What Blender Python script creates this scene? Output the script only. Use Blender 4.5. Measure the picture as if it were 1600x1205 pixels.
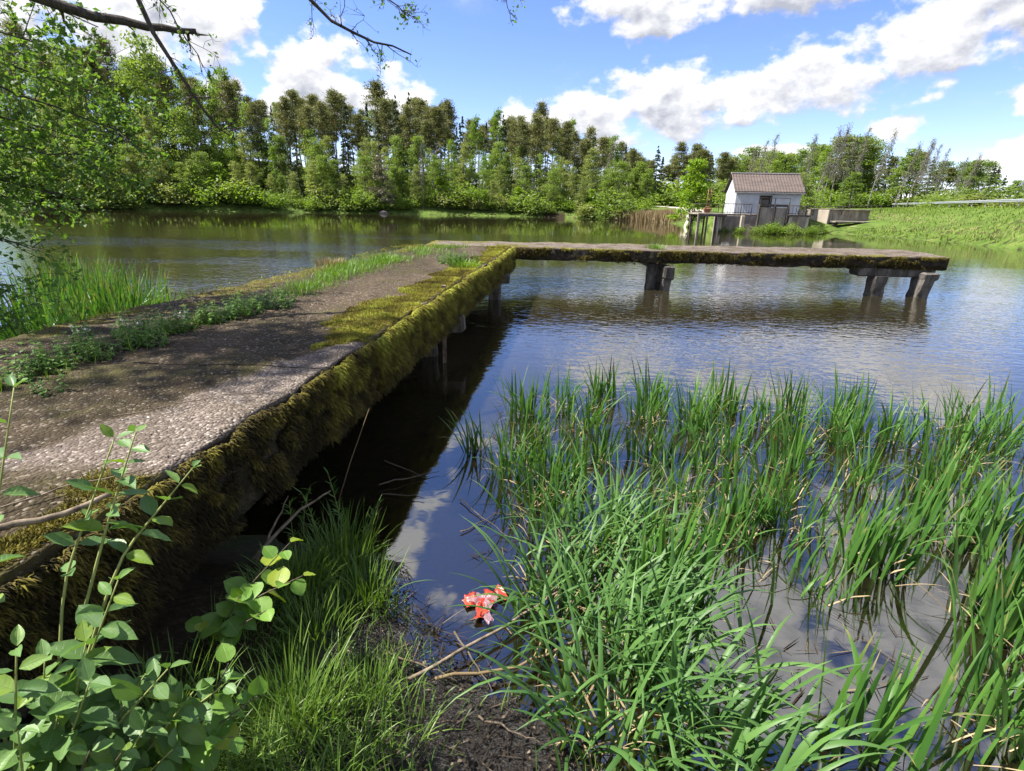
import bpy, math, random
import numpy as np
from mathutils import Vector, Matrix
R = math.radians
random.seed(4)
scene = bpy.context.scene
for o in list(bpy.data.objects):
    bpy.data.objects.remove(o)

# ------------------------------------------------------------------ camera
CAM_H = 2.0
cam_d = bpy.data.cameras.new('camera'); cam = bpy.data.objects.new('camera', cam_d)
scene.collection.objects.link(cam); scene.camera = cam
cam_d.sensor_width = 36.0; cam_d.lens = 36.0 * 847.0 / 1600.0
cam_d.clip_start = 0.05; cam_d.clip_end = 3000
PITCH, ROLL = R(18.7), R(1.35)
fw = Vector((0, math.cos(PITCH), -math.sin(PITCH))); r0 = Vector((1, 0, 0)); u0 = r0.cross(fw)
rt = r0 * math.cos(ROLL) + u0 * math.sin(ROLL); up = -r0 * math.sin(ROLL) + u0 * math.cos(ROLL)
m = Matrix((rt, up, -fw)).transposed().to_4x4(); m.translation = (0, 0, CAM_H)
cam.matrix_world = m

# ------------------------------------------------------------------ node helper
class NT:
    def __init__(s, tree): s.t = tree; s.n = tree.nodes; s.l = tree.links
    def put(s, sock, v):
        if isinstance(v, bpy.types.NodeSocket): s.l.new(v, sock)
        elif isinstance(v, bpy.types.Node): s.l.new(v.outputs[0], sock)
        else: sock.default_value = v
    def add(s, typ, ins=None, **kw):
        n = s.n.new(typ)
        for k, v in kw.items(): setattr(n, k, v)
        if ins:
            for k, v in ins.items(): s.put(n.inputs[k], v)
        return n
    def math(s, op, a, b=0.0, c=None, clamp=False):
        n = s.n.new('ShaderNodeMath'); n.operation = op; n.use_clamp = clamp
        s.put(n.inputs[0], a); s.put(n.inputs[1], b)
        if c is not None: s.put(n.inputs[2], c)
        return n.outputs[0]
    def mix(s, f, a, b, blend='MIX'):
        n = s.n.new('ShaderNodeMix'); n.data_type = 'RGBA'; n.blend_type = blend
        s.put(n.inputs[0], f); s.put(n.inputs[6], a if not isinstance(a, tuple) else c4(a)); s.put(n.inputs[7], b if not isinstance(b, tuple) else c4(b))
        return n.outputs[2]
    def fmix(s, f, a, b):
        n = s.n.new('ShaderNodeMix'); n.data_type = 'FLOAT'
        s.put(n.inputs[0], f); s.put(n.inputs[2], a); s.put(n.inputs[3], b)
        return n.outputs[0]
    def smooth(s, v, lo, hi, a=0.0, b=1.0):
        n = s.n.new('ShaderNodeMapRange'); n.interpolation_type = 'SMOOTHSTEP'
        s.put(n.inputs[0], v); n.inputs[1].default_value = lo; n.inputs[2].default_value = hi
        n.inputs[3].default_value = a; n.inputs[4].default_value = b
        return n.outputs[0]
    def noise(s, vec, scale, detail=4.0, rough=0.55, dist=0.0):
        n = s.n.new('ShaderNodeTexNoise')
        if vec is not None: s.put(n.inputs['Vector'], vec)
        n.inputs['Scale'].default_value = scale; n.inputs['Detail'].default_value = detail
        n.inputs['Roughness'].default_value = rough; n.inputs['Distortion'].default_value = dist
        return n.outputs[0]
    def vmul(s, v, k):
        n = s.n.new('ShaderNodeVectorMath'); n.operation = 'MULTIPLY'; s.put(n.inputs[0], v); n.inputs[1].default_value = k
        return n.outputs[0]
    def vadd(s, v, k):
        n = s.n.new('ShaderNodeVectorMath'); n.operation = 'ADD'; s.put(n.inputs[0], v); s.put(n.inputs[1], k)
        return n.outputs[0]
def c4(c): return (c[0], c[1], c[2], 1.0)

# ------------------------------------------------------------------ sky with cumulus clouds, and the sun
SUN_AZ, SUN_EL = R(-88), R(55)                    # bearing from +Y, clockwise; left of and beyond the jetty
sun_dir = Vector((math.sin(SUN_AZ) * math.cos(SUN_EL), math.cos(SUN_AZ) * math.cos(SUN_EL), math.sin(SUN_EL)))
world = bpy.data.worlds.new('World'); scene.world = world; world.use_nodes = True
w = NT(world.node_tree); w.n.clear()
sky = w.add('ShaderNodeTexSky', sky_type='NISHITA', sun_disc=False, sun_elevation=SUN_EL, sun_rotation=SUN_AZ,
            altitude=1200.0, air_density=1.0, dust_density=0.0, ozone_density=4.0)
D = w.add('ShaderNodeTexCoord').outputs['Generated']
sx = w.add('ShaderNodeSeparateXYZ', {0: D})
az = w.math('ARCTAN2', sx.outputs[0], sx.outputs[1])
az = w.math('MULTIPLY', az, 57.29578)
el = w.math('MULTIPLY', w.math('ARCSINE', sx.outputs[2]), 57.29578)
# bearing, elevation, half width, half height of the cumulus heaps (degrees)
HEAPS = [(-18.2, 9.6, 4.4, 4.6), (-13.0, 8.4, 4.4, 3.0), (-20.5, 7.6, 4.8, 2.8), (-26.5, 13.0, 5.2, 3.0), (-33.0, 13.0, 6.5, 4.4),
         (-40.0, 12.0, 5.0, 4.0), (-26.0, 8.0, 2.8, 1.8), (2.5, 7.4, 6.0, 2.6), (7.5, 7.8, 6.0, 3.0), (13.5, 9.2, 6.0, 3.8), (19.0, 8.8, 7.5, 2.6),
         (26.0, 10.6, 6.5, 3.4), (32.5, 12.4, 7.0, 3.6), (39.0, 13.6, 7.0, 3.6), (10.5, 16.5, 6.5, 3.0), (23.5, 17.0, 7.0, 2.4),
         (32.6, 6.2, 2.2, 1.0), (41.0, 4.2, 3.0, 2.0), (40.6, 7.6, 2.4, 1.5), (24.4, 4.6, 5.0, .9), (8.6, 5.4, 5.0, 1.1),
         (-60, 12, 10, 5), (44, 31, 14, 10), (29, 42, 11, 9), (60, 14, 12, 8), (-48, 28, 9, 6), (110, 16, 18, 8), (-110, 16, 18, 8),
         (170, 22, 18, 8), (-130, 44, 18, 10), (120, 46, 20, 11)]
wn = w.noise(w.vmul(D, (1, 1, 1.6)), 9.0, 2.0, 0.5)
azw = w.math('ADD', az, w.math('MULTIPLY', w.math('SUBTRACT', wn, 0.5), 5.0))
def cover(off, heaps):
    q = w.add('ShaderNodeCombineXYZ', {0: azw, 1: w.math('ADD', el, off), 2: 0.0}).outputs[0]; cur = None
    for a, e, ra, re in heaps:
        n = w.n.new('ShaderNodeVectorMath'); n.operation = 'MULTIPLY_ADD'; w.put(n.inputs[0], q)
        n.inputs[1].default_value = (1 / ra, 1 / re, 0); n.inputs[2].default_value = (-a / ra, -e / re, 0)
        ln = w.add('ShaderNodeVectorMath', {0: n.outputs[0]}, operation='LENGTH').outputs['Value']
        cur = ln if cur is None else w.math('SMOOTH_MIN', cur, ln, 0.18)
    return w.math('SUBTRACT', 1.0, cur)
cv0 = cover(0.0, HEAPS); cv1 = cover(1.5, HEAPS[:16] + HEAPS[21:26])
# the same broken cumulus goes on over the rest of the sky
onward = w.math('MAXIMUM', w.smooth(el, 17.0, 24.0), w.smooth(w.math('ABSOLUTE', az), 43.0, 52.0))
gen = w.math('SUBTRACT', w.math('MULTIPLY', w.math('SUBTRACT', w.noise(w.vmul(D, (1, 1, 1.4)), 3.1, 3.0, 0.5), 0.46), 5.0), w.math('MULTIPLY', w.math('SUBTRACT', 1.0, onward), 4.0))
gen = w.math('MULTIPLY', w.math('MINIMUM', gen, 0.9), w.smooth(el, 0.0, 3.0))
cv0 = w.math('MAXIMUM', cv0, gen)
Ds = w.vmul(D, (1, 1, 1.5))
sunoff = (sun_dir.x * 0.012 - 0.004, sun_dir.y * 0.004, 0.016)
n0 = w.noise(Ds, 17.0, 10.0, 0.56); n1 = w.noise(w.vadd(Ds, sunoff), 17.0, 5.0, 0.54)
dens = w.math('ADD', cv0, w.math('MULTIPLY', w.math('SUBTRACT', n0, 0.53), 2.3))
alpha = w.smooth(dens, -0.02, 0.40)
wisps = w.math('MULTIPLY', w.smooth(w.noise(w.vmul(D, (1, 1, 2.2)), 5.0, 9.0, 0.62), 0.56, 0.80), 0.30)
alpha = w.math('MAXIMUM', alpha, wisps)
shade = w.math('ADD', w.math('MULTIPLY', w.math('SUBTRACT', cv0, cv1), 0.95), w.math('MULTIPLY', w.math('SUBTRACT', n0, n1), 3.4))
shade = w.math('SUBTRACT', w.math('ADD', shade, 0.70), w.math('MULTIPLY', w.smooth(dens, 0.25, 1.0), 0.30), clamp=True)
ccol = w.mix(shade, (1.35, 1.42, 1.66), (3.0, 3.0, 3.05))
hs = w.add('ShaderNodeHueSaturation', {'Color': sky.outputs[0], 'Saturation': 1.10, 'Value': 1.0})
skyb = w.mix(1.0, hs.outputs[0], (0.62, 0.53, 0.62), 'MULTIPLY')
skyc = w.mix(alpha, skyb, ccol)
bg = w.add('ShaderNodeBackground', {'Color': skyc, 'Strength': 0.13})
w.add('ShaderNodeOutputWorld', {'Surface': bg.outputs[0]})
world.cycles.sampling_method = 'MANUAL'; world.cycles.sample_map_resolution = 512

sun_d = bpy.data.lights.new('sun', 'SUN'); sun = bpy.data.objects.new('sun', sun_d); scene.collection.objects.link(sun)
sun_d.energy = 4.4; sun_d.angle = R(0.53); sun_d.color = (1.0, 0.95, 0.87)
sun.rotation_euler = (-sun_dir).to_track_quat('-Z', 'Y').to_euler(); sun.location = (-40, 40, 60)

scene.view_settings.view_transform = 'Standard'; scene.view_settings.look = 'None'
scene.view_settings.gamma = 1.0; scene.view_settings.use_curve_mapping = False
scene.view_settings.exposure = 1.62
scene.render.engine = 'CYCLES'
cy = scene.cycles
cy.use_denoising = True; cy.max_bounces = 7; cy.diffuse_bounces = 3; cy.glossy_bounces = 3; cy.transmission_bounces = 4
cy.transparent_max_bounces = 6; cy.caustics_reflective = False; cy.caustics_refractive = False; cy.sample_clamp_indirect = 6.0

# ------------------------------------------------------------------ mesh helpers
rng = np.random.default_rng(11)
def link(o, parent=None):
    scene.collection.objects.link(o)
    if parent is not None: o.parent = parent
    return o
def tag(o, label=None, cat=None, group=None, kind=None):
    for k, v in (('label', label), ('category', cat), ('group', group), ('kind', kind)):
        if v: o[k] = v
    return o
def empty(name, loc=(0, 0, 0), rz=0.0):
    o = bpy.data.objects.new(name, None); o.location = loc; o.rotation_euler = (0, 0, rz); o.empty_display_size = 0.1
    return link(o)
def _hash(ix, iy, iz, seed):
    h = (ix * 374761393 + iy * 668265263 + iz * 1274126177 + seed * 974711) & 0xffffffff
    h = ((h ^ (h >> 13)) * 1103515245) & 0xffffffff
    h = ((h ^ (h >> 15)) * 2246822519) & 0xffffffff
    return ((h ^ (h >> 16)) & 0xffff) / 65535.0
def vnoise(p, seed=0):
    p = np.atleast_2d(np.asarray(p, float))
    if p.shape[1] == 2: p = np.column_stack([p, np.zeros(len(p))])
    i = np.floor(p).astype(np.int64); f = p - i; f = f * f * (3 - 2 * f)
    r = 0
    for dx in (0, 1):
        for dy in (0, 1):
            for dz in (0, 1):
                wgt = (f[:, 0] if dx else 1 - f[:, 0]) * (f[:, 1] if dy else 1 - f[:, 1]) * (f[:, 2] if dz else 1 - f[:, 2])
                r = r + wgt * _hash(i[:, 0] + dx, i[:, 1] + dy, i[:, 2] + dz, seed)
    return r
def fbm(p, octs=4, seed=0, gain=0.5):
    p = np.atleast_2d(np.asarray(p, float)); a = 1.0; s = 0; tot = 0
    for k in range(octs):
        s = s + a * vnoise(p * (2.03 ** k) + 17.3 * k, seed + k); tot += a; a *= gain
    return s / tot
def unit(v): return v / np.maximum(np.linalg.norm(v, axis=-1, keepdims=True), 1e-9)

class MB:
    """collects vertices, quads/tris and per-vertex attributes for ONE mesh object"""
    def __init__(s): s.v = []; s.q = []; s.t = []; s.n = 0; s.att = {}; s.mi_q = []; s.mi_t = []
    def add(s, v, q=None, t=None, mi=0, **att):
        v = np.asarray(v, float).reshape(-1, 3)
        if q is not None and len(q):
            q = np.asarray(q, int).reshape(-1, 4) + s.n; s.q.append(q); s.mi_q.append(np.full(len(q), mi))
        if t is not None and len(t):
            t = np.asarray(t, int).reshape(-1, 3) + s.n; s.t.append(t); s.mi_t.append(np.full(len(t), mi))
        for k, a in att.items():
            s.att.setdefault(k, []).append((s.n, np.broadcast_to(np.asarray(a, float), (len(v),))))
        s.v.append(v); s.n += len(v); return s
    def box(s, c, size, rz=0.0, mi=0, bev=0.0, jit=0.0):
        c = np.array(c, float); hx, hy, hz = np.array(size, float) / 2
        if bev > 0:
            b = min(bev, hx * .45, hy * .45, hz * .45)
            ring = [(hx - b, hy), (-hx + b, hy), (-hx, hy - b), (-hx, -hy + b), (-hx + b, -hy), (hx - b, -hy), (hx, -hy + b), (hx, hy - b)]
            v = []
            for z, k in ((-hz, 1), (-hz + b, 0), (hz - b, 0), (hz, 1)):
                for x, y in ring:
                    sxx = (hx - b) / hx if k else 1; syy = (hy - b) / hy if k else 1
                    v.append((x * sxx, y * syy, z))
            q = []
            for l in range(3):
                for i in range(8):
                    j = (i + 1) % 8; q.append((l * 8 + i, l * 8 + j, l * 8 + 8 + j, l * 8 + 8 + i))
            t = []
            for i in range(1, 7): t.append((0, i + 1, i)); t.append((24, 24 + i, 24 + i + 1))
            v = np.array(v)
        else:
            v = np.array([(x, y, z) for z in (-hz, hz) for y in (-hy, hy) for x in (-hx, hx)])
            q = [(0, 2, 3, 1), (4, 5, 7, 6), (0, 1, 5, 4), (2, 6, 7, 3), (0, 4, 6, 2), (1, 3, 7, 5)]; t = []
        if jit: v = v + (rng.random(v.shape) - .5) * jit
        ca, sa = math.cos(rz), math.sin(rz)
        v = np.column_stack([v[:, 0] * ca - v[:, 1] * sa, v[:, 0] * sa + v[:, 1] * ca, v[:, 2]]) + c
        return s.add(v, q, t, mi)
    def tube(s, pts, rad, sides=6, mi=0, cap=True, **att):
        pts = np.asarray(pts, float); n = len(pts); rad = np.broadcast_to(np.asarray(rad, float), (n,))
        tan = np.gradient(pts, axis=0) if n > 2 else np.repeat((pts[-1:] - pts[:1]), n, 0)
        tan = unit(tan); ref = np.array([0, 0, 1.0]) if abs(tan[0, 2]) < .9 else np.array([1.0, 0, 0])
        a = unit(np.cross(tan, ref)); b = np.cross(tan, a)
        th = np.arange(sides) / sides * 2 * np.pi
        v = pts[:, None] + rad[:, None, None] * (a[:, None] * np.cos(th)[None, :, None] + b[:, None] * np.sin(th)[None, :, None])
        v = v.reshape(-1, 3); i = np.arange(n - 1)[:, None] * sides; k = np.arange(sides)[None]; k2 = (k + 1) % sides
        q = np.stack([i + k, i + k2, i + sides + k2, i + sides + k], -1).reshape(-1, 4)
        t = []
        if cap:
            t = [(0, j + 1, j) for j in range(1, sides - 1)] + [((n - 1) * sides, (n - 1) * sides + j, (n - 1) * sides + j + 1) for j in range(1, sides - 1)]
        return s.add(v, q, t, mi, **att)
    def data(s, name, mats, smooth=True):
        me = bpy.data.meshes.new(name)
        if s.n == 0: return me
        v = np.concatenate(s.v); q = np.concatenate(s.q) if s.q else np.zeros((0, 4), int); t = np.concatenate(s.t) if s.t else np.zeros((0, 3), int)
        me.vertices.add(len(v)); me.vertices.foreach_set('co', v.astype(np.float32).ravel())
        loops = np.concatenate([q.ravel(), t.ravel()]); me.loops.add(len(loops)); me.loops.foreach_set('vertex_index', loops.astype(np.int32))
        tot = np.concatenate([np.full(len(q), 4), np.full(len(t), 3)]); st = np.concatenate([[0], np.cumsum(tot)[:-1]])
        me.polygons.add(len(tot)); me.polygons.foreach_set('loop_start', st.astype(np.int32)); me.polygons.foreach_set('loop_total', tot.astype(np.int32))
        mi = np.concatenate([*(s.mi_q or [np.zeros(0)]), *(s.mi_t or [np.zeros(0)])]).astype(np.int32)
        me.polygons.foreach_set('material_index', mi); me.polygons.foreach_set('use_smooth', np.full(len(tot), smooth))
        for k, parts in s.att.items():
            arr = np.zeros(len(v), np.float32)
            for off, a in parts: arr[off:off + len(a)] = a
            me.attributes.new(k, 'FLOAT', 'POINT').data.foreach_set('value', arr)
        for mm in (mats if isinstance(mats, (list, tuple)) else [mats]): me.materials.append(mm)
        me.update(); me.validate(); return me
    def build(s, name, mats, parent=None, smooth=True):
        return link(bpy.data.objects.new(name, s.data(name, mats, smooth)), parent)
def instance(name, me, parent=None, loc=(0, 0, 0), rot=(0, 0, 0), sc=(1, 1, 1)):
    o = bpy.data.objects.new(name, me); o.location = loc; o.rotation_euler = rot; o.scale = sc if not np.isscalar(sc) else (sc, sc, sc)
    return link(o, parent)

def blades(mb, base, length, heading, lean, droop, width, segs=6, tint=None, twist=0.0, fold=0.0, power=1.6, root=0.75):
    """N ribbons: base (N,3); lean = angle from vertical at the root, droop = extra angle gained towards the tip"""
    N = len(base); t = np.linspace(0, 1, segs + 1)
    ang = lean[:, None] + droop[:, None] * t[None] ** power
    hd = np.stack([np.cos(heading), np.sin(heading)], -1)
    step = (length / segs)[:, None]
    dx = np.sin(ang) * step; dz = np.cos(ang) * step
    X = np.concatenate([np.zeros((N, 1)), np.cumsum((dx[:, :-1] + dx[:, 1:]) / 2, 1)], 1)
    Z = np.concatenate([np.zeros((N, 1)), np.cumsum((dz[:, :-1] + dz[:, 1:]) / 2, 1)], 1)
    c = np.zeros((N, segs + 1, 3)); c[..., :2] = base[:, None, :2] + hd[:, None] * X[..., None]; c[..., 2] = base[:, None, 2] + Z
    tw = rng.normal(0, 1, N)[:, None] * twist * (0.3 + t[None])
    side = np.stack([-np.sin(heading[:, None] + tw), np.cos(heading[:, None] + tw), np.zeros_like(tw)], -1)
    prof = (root + (1 - root) * np.minimum(t / .35, 1)) * np.clip((1 - t) / .45, 0, 1) ** .75
    prof[-1] = 0.04
    hw = (width[:, None] * prof[None] / 2)[..., None]
    a = c - side * hw; b = c + side * hw
    tt = np.repeat((tint if tint is not None else rng.random(N))[:, None], segs + 1, 1)
    hh = np.repeat(t[None], N, 0)
    if fold:
        nrm = np.stack([np.cos(ang) * hd[:, None, 0], np.cos(ang) * hd[:, None, 1], -np.sin(ang)], -1)
        mid = c - nrm * hw * fold
        v = np.stack([a, mid, b], 2).reshape(-1, 3); k = 3
        i = (np.arange(N)[:, None] * (segs + 1) + np.arange(segs)[None]).ravel() * 3
        q = np.concatenate([np.stack([i, i + 1, i + 4, i + 3], -1), np.stack([i + 1, i + 2, i + 5, i + 4], -1)])
    else:
        v = np.stack([a, b], 2).reshape(-1, 3); k = 2
        i = (np.arange(N)[:, None] * (segs + 1) + np.arange(segs)[None]).ravel() * 2
        q = np.stack([i, i + 1, i + 3, i + 2], -1)
    mb.add(v, q, tint=np.repeat(tt.ravel(), k), along=np.repeat(hh.ravel(), k))

def leafquads(mb, c, L, W, axis=None, tint=None, updown=0.5, mi=0):
    """diamond leaves, folded a little along the rib"""
    N = len(c); a = rng.normal(0, 1, (N, 3)) if axis is None else axis + rng.normal(0, .45, (N, 3))
    a = unit(a); n = rng.normal(0, 1, (N, 3)); n[:, 2] = np.abs(n[:, 2]) + updown; b = unit(np.cross(n, a)); n = np.cross(a, b)
    L = np.broadcast_to(L, (N,))[:, None]; W = np.broadcast_to(W, (N,))[:, None]
    v = np.stack([c - a * L / 2, c + b * W / 2 + n * W * .14 - a * L * .08, c + a * L / 2 - n * L * .08, c - b * W / 2 + n * W * .14 - a * L * .08], 1).reshape(-1, 3)
    q = np.arange(N * 4).reshape(-1, 4)
    t = rng.random(N) if tint is None else np.broadcast_to(tint, (N,))
    mb.add(v, q, mi=mi, tint=np.repeat(t, 4))

# ------------------------------------------------------------------ materials
def mat(name):
    m = bpy.data.materials.new(name); m.use_nodes = True; nt = NT(m.node_tree); nt.n.clear()
    nt.out = nt.add('ShaderNodeOutputMaterial'); return m, nt
def pos(nt): return nt.add('ShaderNodeTexCoord').outputs['Object']
def wpos(nt): return nt.add('ShaderNodeNewGeometry').outputs['Position']
def attr(nt, name): return nt.add('ShaderNodeAttribute', attribute_name=name).outputs['Fac']
def ramp(nt, f, stops):
    n = nt.add('ShaderNodeValToRGB', {0: f}); e = n.color_ramp.elements
    while len(e) < len(stops): e.new(0.5)
    for k, (p, c) in enumerate(stops): e[k].position = p; e[k].color = c4(c)
    return n.outputs[0]
def foliage(name, dark, light, trans=0.35, rough=0.5, spec=0.3, objvar=0.25, gloss_along=None, tip=None):
    m, nt = mat(name)
    f = nt.math('ADD', nt.math('MULTIPLY', attr(nt, 'tint'), 1 - objvar), nt.math('MULTIPLY', nt.add('ShaderNodeObjectInfo').outputs['Random'], objvar))
    col = ramp(nt, f, [(0.0, dark), (1.0, light)])
    if tip: col = nt.mix(nt.math('MULTIPLY', nt.smooth(attr(nt, 'along'), tip[0], tip[1]), nt.smooth(nt.noise(wpos(nt), 9.0, 3, .6), .48, .62)), col, tip[2])
    if gloss_along: col = nt.mix(nt.smooth(attr(nt, 'along'), 0.0, gloss_along[0]), gloss_along[1], col)
    p = nt.add('ShaderNodeBsdfPrincipled', {'Base Color': col, 'Roughness': rough, 'Specular IOR Level': spec})
    tc = nt.mix(1.0, col, (1.25, 1.25, 0.55), 'MULTIPLY')
    tr = nt.add('ShaderNodeBsdfTranslucent', {'Color': tc})
    mx = nt.add('ShaderNodeMixShader', {0: trans, 1: p.outputs[0], 2: tr.outputs[0]})
    nt.l.new(mx.outputs[0], nt.out.inputs[0]); return m
def simple(name, c1, c2, scale=6.0, rough=0.85, bump=0.3, dist=0.01, spec=0.3, detail=6.0, metal=0.0, streak=None):
    m, nt = mat(name); P = pos(nt)
    vec = nt.vmul(P, streak) if streak else P
    f = nt.noise(vec, scale, detail, 0.65)
    col = ramp(nt, nt.smooth(f, 0.3, 0.7), [(0, c1), (1, c2)])
    b = nt.add('ShaderNodeBump', {'Height': nt.noise(vec, scale * 3, 6.0, 0.7), 'Strength': bump, 'Distance': dist})
    p = nt.add('ShaderNodeBsdfPrincipled', {'Base Color': col, 'Roughness': rough, 'Specular IOR Level': spec, 'Metallic': metal, 'Normal': b.outputs[0]})
    nt.l.new(p.outputs[0], nt.out.inputs[0]); return m

MAT = {}
MAT['leaf_alder'] = foliage('leaf_alder', (0.085, 0.140, 0.030), (0.205, 0.285, 0.062), 0.50, 0.5, 0.3, 0.45)
MAT['leaf_pale'] = foliage('leaf_pale', (0.125, 0.165, 0.050), (0.270, 0.310, 0.105), 0.50, 0.5, 0.3, 0.45)
MAT['leaf_fresh'] = foliage('leaf_fresh', (0.090, 0.165, 0.022), (0.215, 0.310, 0.046), 0.50, 0.5, 0.3, 0.45)
MAT['leaf_lime'] = foliage('leaf_lime', (0.120, 0.220, 0.012), (0.240, 0.360, 0.030), 0.45)
MAT['needle_pine'] = foliage('needle_pine', (0.095, 0.110, 0.042), (0.220, 0.225, 0.088), 0.22, 0.6, 0.3, 0.45)
MAT['needle_spruce'] = foliage('needle_spruce', (0.040, 0.062, 0.026), (0.105, 0.135, 0.052), 0.10, 0.6, 0.3, 0.45)
MAT['leaf_grey'] = foliage('leaf_grey', (0.100, 0.095, 0.065), (0.190, 0.180, 0.120), 0.2)
MAT['bark_grey'] = simple('bark_grey', (0.055, 0.046, 0.036), (0.15, 0.13, 0.11), 9, 0.9, 0.6, 0.02, streak=(1, 1, .25))
MAT['bark_pine'] = simple('bark_pine', (0.09, 0.055, 0.035), (0.24, 0.13, 0.07), 5, 0.9, 0.6, 0.02, streak=(1, 1, .3))
MAT['bark_birch'] = simple('bark_birch', (0.22, 0.20, 0.17), (0.48, 0.46, 0.41), 5, 0.8, 0.4, 0.01, streak=(.3, .3, 1.5))
MAT['bark_dark'] = simple('bark_dark', (0.022, 0.017, 0.014), (0.075, 0.062, 0.055), 40, 0.9, 0.7, 0.006, streak=(1, 1, .4))
MAT['reed'] = foliage('reed', (0.026, 0.086, 0.014), (0.100, 0.220, 0.034), 0.36, 0.46, 0.32, 0.1, gloss_along=(0.22, (0.075, 0.085, 0.030)), tip=(.72, .98, (0.26, 0.21, 0.08)))
MAT['reed_soft'] = foliage('reed_soft', (0.040, 0.108, 0.026), (0.122, 0.238, 0.056), 0.36, 0.46, 0.32, 0.1, gloss_along=(0.2, (0.10, 0.10, 0.045)))
MAT['reed_dead'] = foliage('reed_dead', (0.16, 0.115, 0.060), (0.38, 0.30, 0.17), 0.15, 0.7, 0.2, 0.1)
MAT['grass'] = foliage('grass', (0.040, 0.095, 0.014), (0.150, 0.245, 0.036), 0.32, 0.45, 0.35, 0.0)
MAT['grass_bright'] = foliage('grass_bright', (0.060, 0.140, 0.014), (0.170, 0.300, 0.030), 0.32, 0.45, 0.35, 0.0)
MAT['nettle'] = foliage('nettle', (0.045, 0.120, 0.018), (0.120, 0.230, 0.034), 0.30, 0.5, 0.3, 0.3)
MAT['stem'] = simple('stem', (0.16, 0.19, 0.05), (0.26, 0.28, 0.09), 30, 0.6, 0.2, 0.002)
MAT['stem_woody'] = simple('stem_woody', (0.06, 0.045, 0.03), (0.13, 0.10, 0.07), 60, 0.85, 0.5, 0.002)
MAT['dead_wood'] = simple('dead_wood', (0.07, 0.052, 0.036), (0.24, 0.19, 0.135), 25, 0.9, 0.6, 0.004, streak=(1, 1, .5))
MAT['flower_white'] = foliage('flower_white', (0.62, 0.62, 0.52), (0.82, 0.82, 0.76), 0.25)
MAT['flower_red'] = foliage('flower_red', (0.35, 0.09, 0.03), (0.5, 0.15, 0.05), 0.25)

# ------------------------------------------------------------------ ground: one sheet, the pond bed included
POND = np.array([(-1.6, 2.9), (-1.0, 2.85), (-0.64, 2.58), (-0.47, 2.2), (-0.18, 1.90), (0.22, 1.62), (0.58, 1.22), (1.1, .92), (2.2, 0.8), (5, 0.3), (12, -1.5), (22, -2),
                 (30, 6), (33, 18), (30, 30), (31, 40), (30.0, 48), (27, 52.4), (19.4, 52.4), (17.6, 56), (18.5, 66), (17, 76), (8, 81.5), (0, 84), (-10, 83), (-19, 81.5), (-30, 77),
                 (-41, 72), (-52, 65), (-62, 50), (-50, 30), (-28, 18), (-12, 10.5), (-7.8, 8.2), (-5.6, 6.0), (-4.4, 3.9), (-2.6, 3.1)])
def pond_sd(x, y):
    p = np.stack([x, y], -1); d = np.full(x.shape, 1e9); ins = np.zeros(x.shape, bool)
    n = len(POND)
    for i in range(n):
        a = POND[i]; b = POND[(i + 1) % n]; e = b - a; wv = p - a
        tt = np.clip((wv @ e) / (e @ e), 0, 1); dd = np.linalg.norm(wv - tt[..., None] * e, axis=-1); d = np.minimum(d, dd)
        c = (a[1] > y) != (b[1] > y)
        with np.errstate(divide='ignore', invalid='ignore'):
            xx = (b[0] - a[0]) * (y - a[1]) / (b[1] - a[1] if b[1] != a[1] else 1e-9) + a[0]
        ins ^= c & (x < xx)
    return np.where(ins, -d, d)                       # negative in the pond
def sstep(v, a, b): t = np.clip((v - a) / (b - a), 0, 1); return t * t * (3 - 2 * t)
RAIL = np.array([(38.0, 38.0), (44.1, 50.0), (50.3, 65.0), (56.5, 80.0), (62.8, 95.0), (69.2, 110.0)])
def crest_dist(x, y):
    a = RAIL[0] - (RAIL[1] - RAIL[0]) * 6; b = RAIL[-1] + (RAIL[-1] - RAIL[0]); e = b - a
    nrm = np.array([e[1], -e[0]]) / np.linalg.norm(e)
    return (x - a[0]) * nrm[0] + (y - a[1]) * nrm[1]   # >0 beyond the rail
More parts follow.
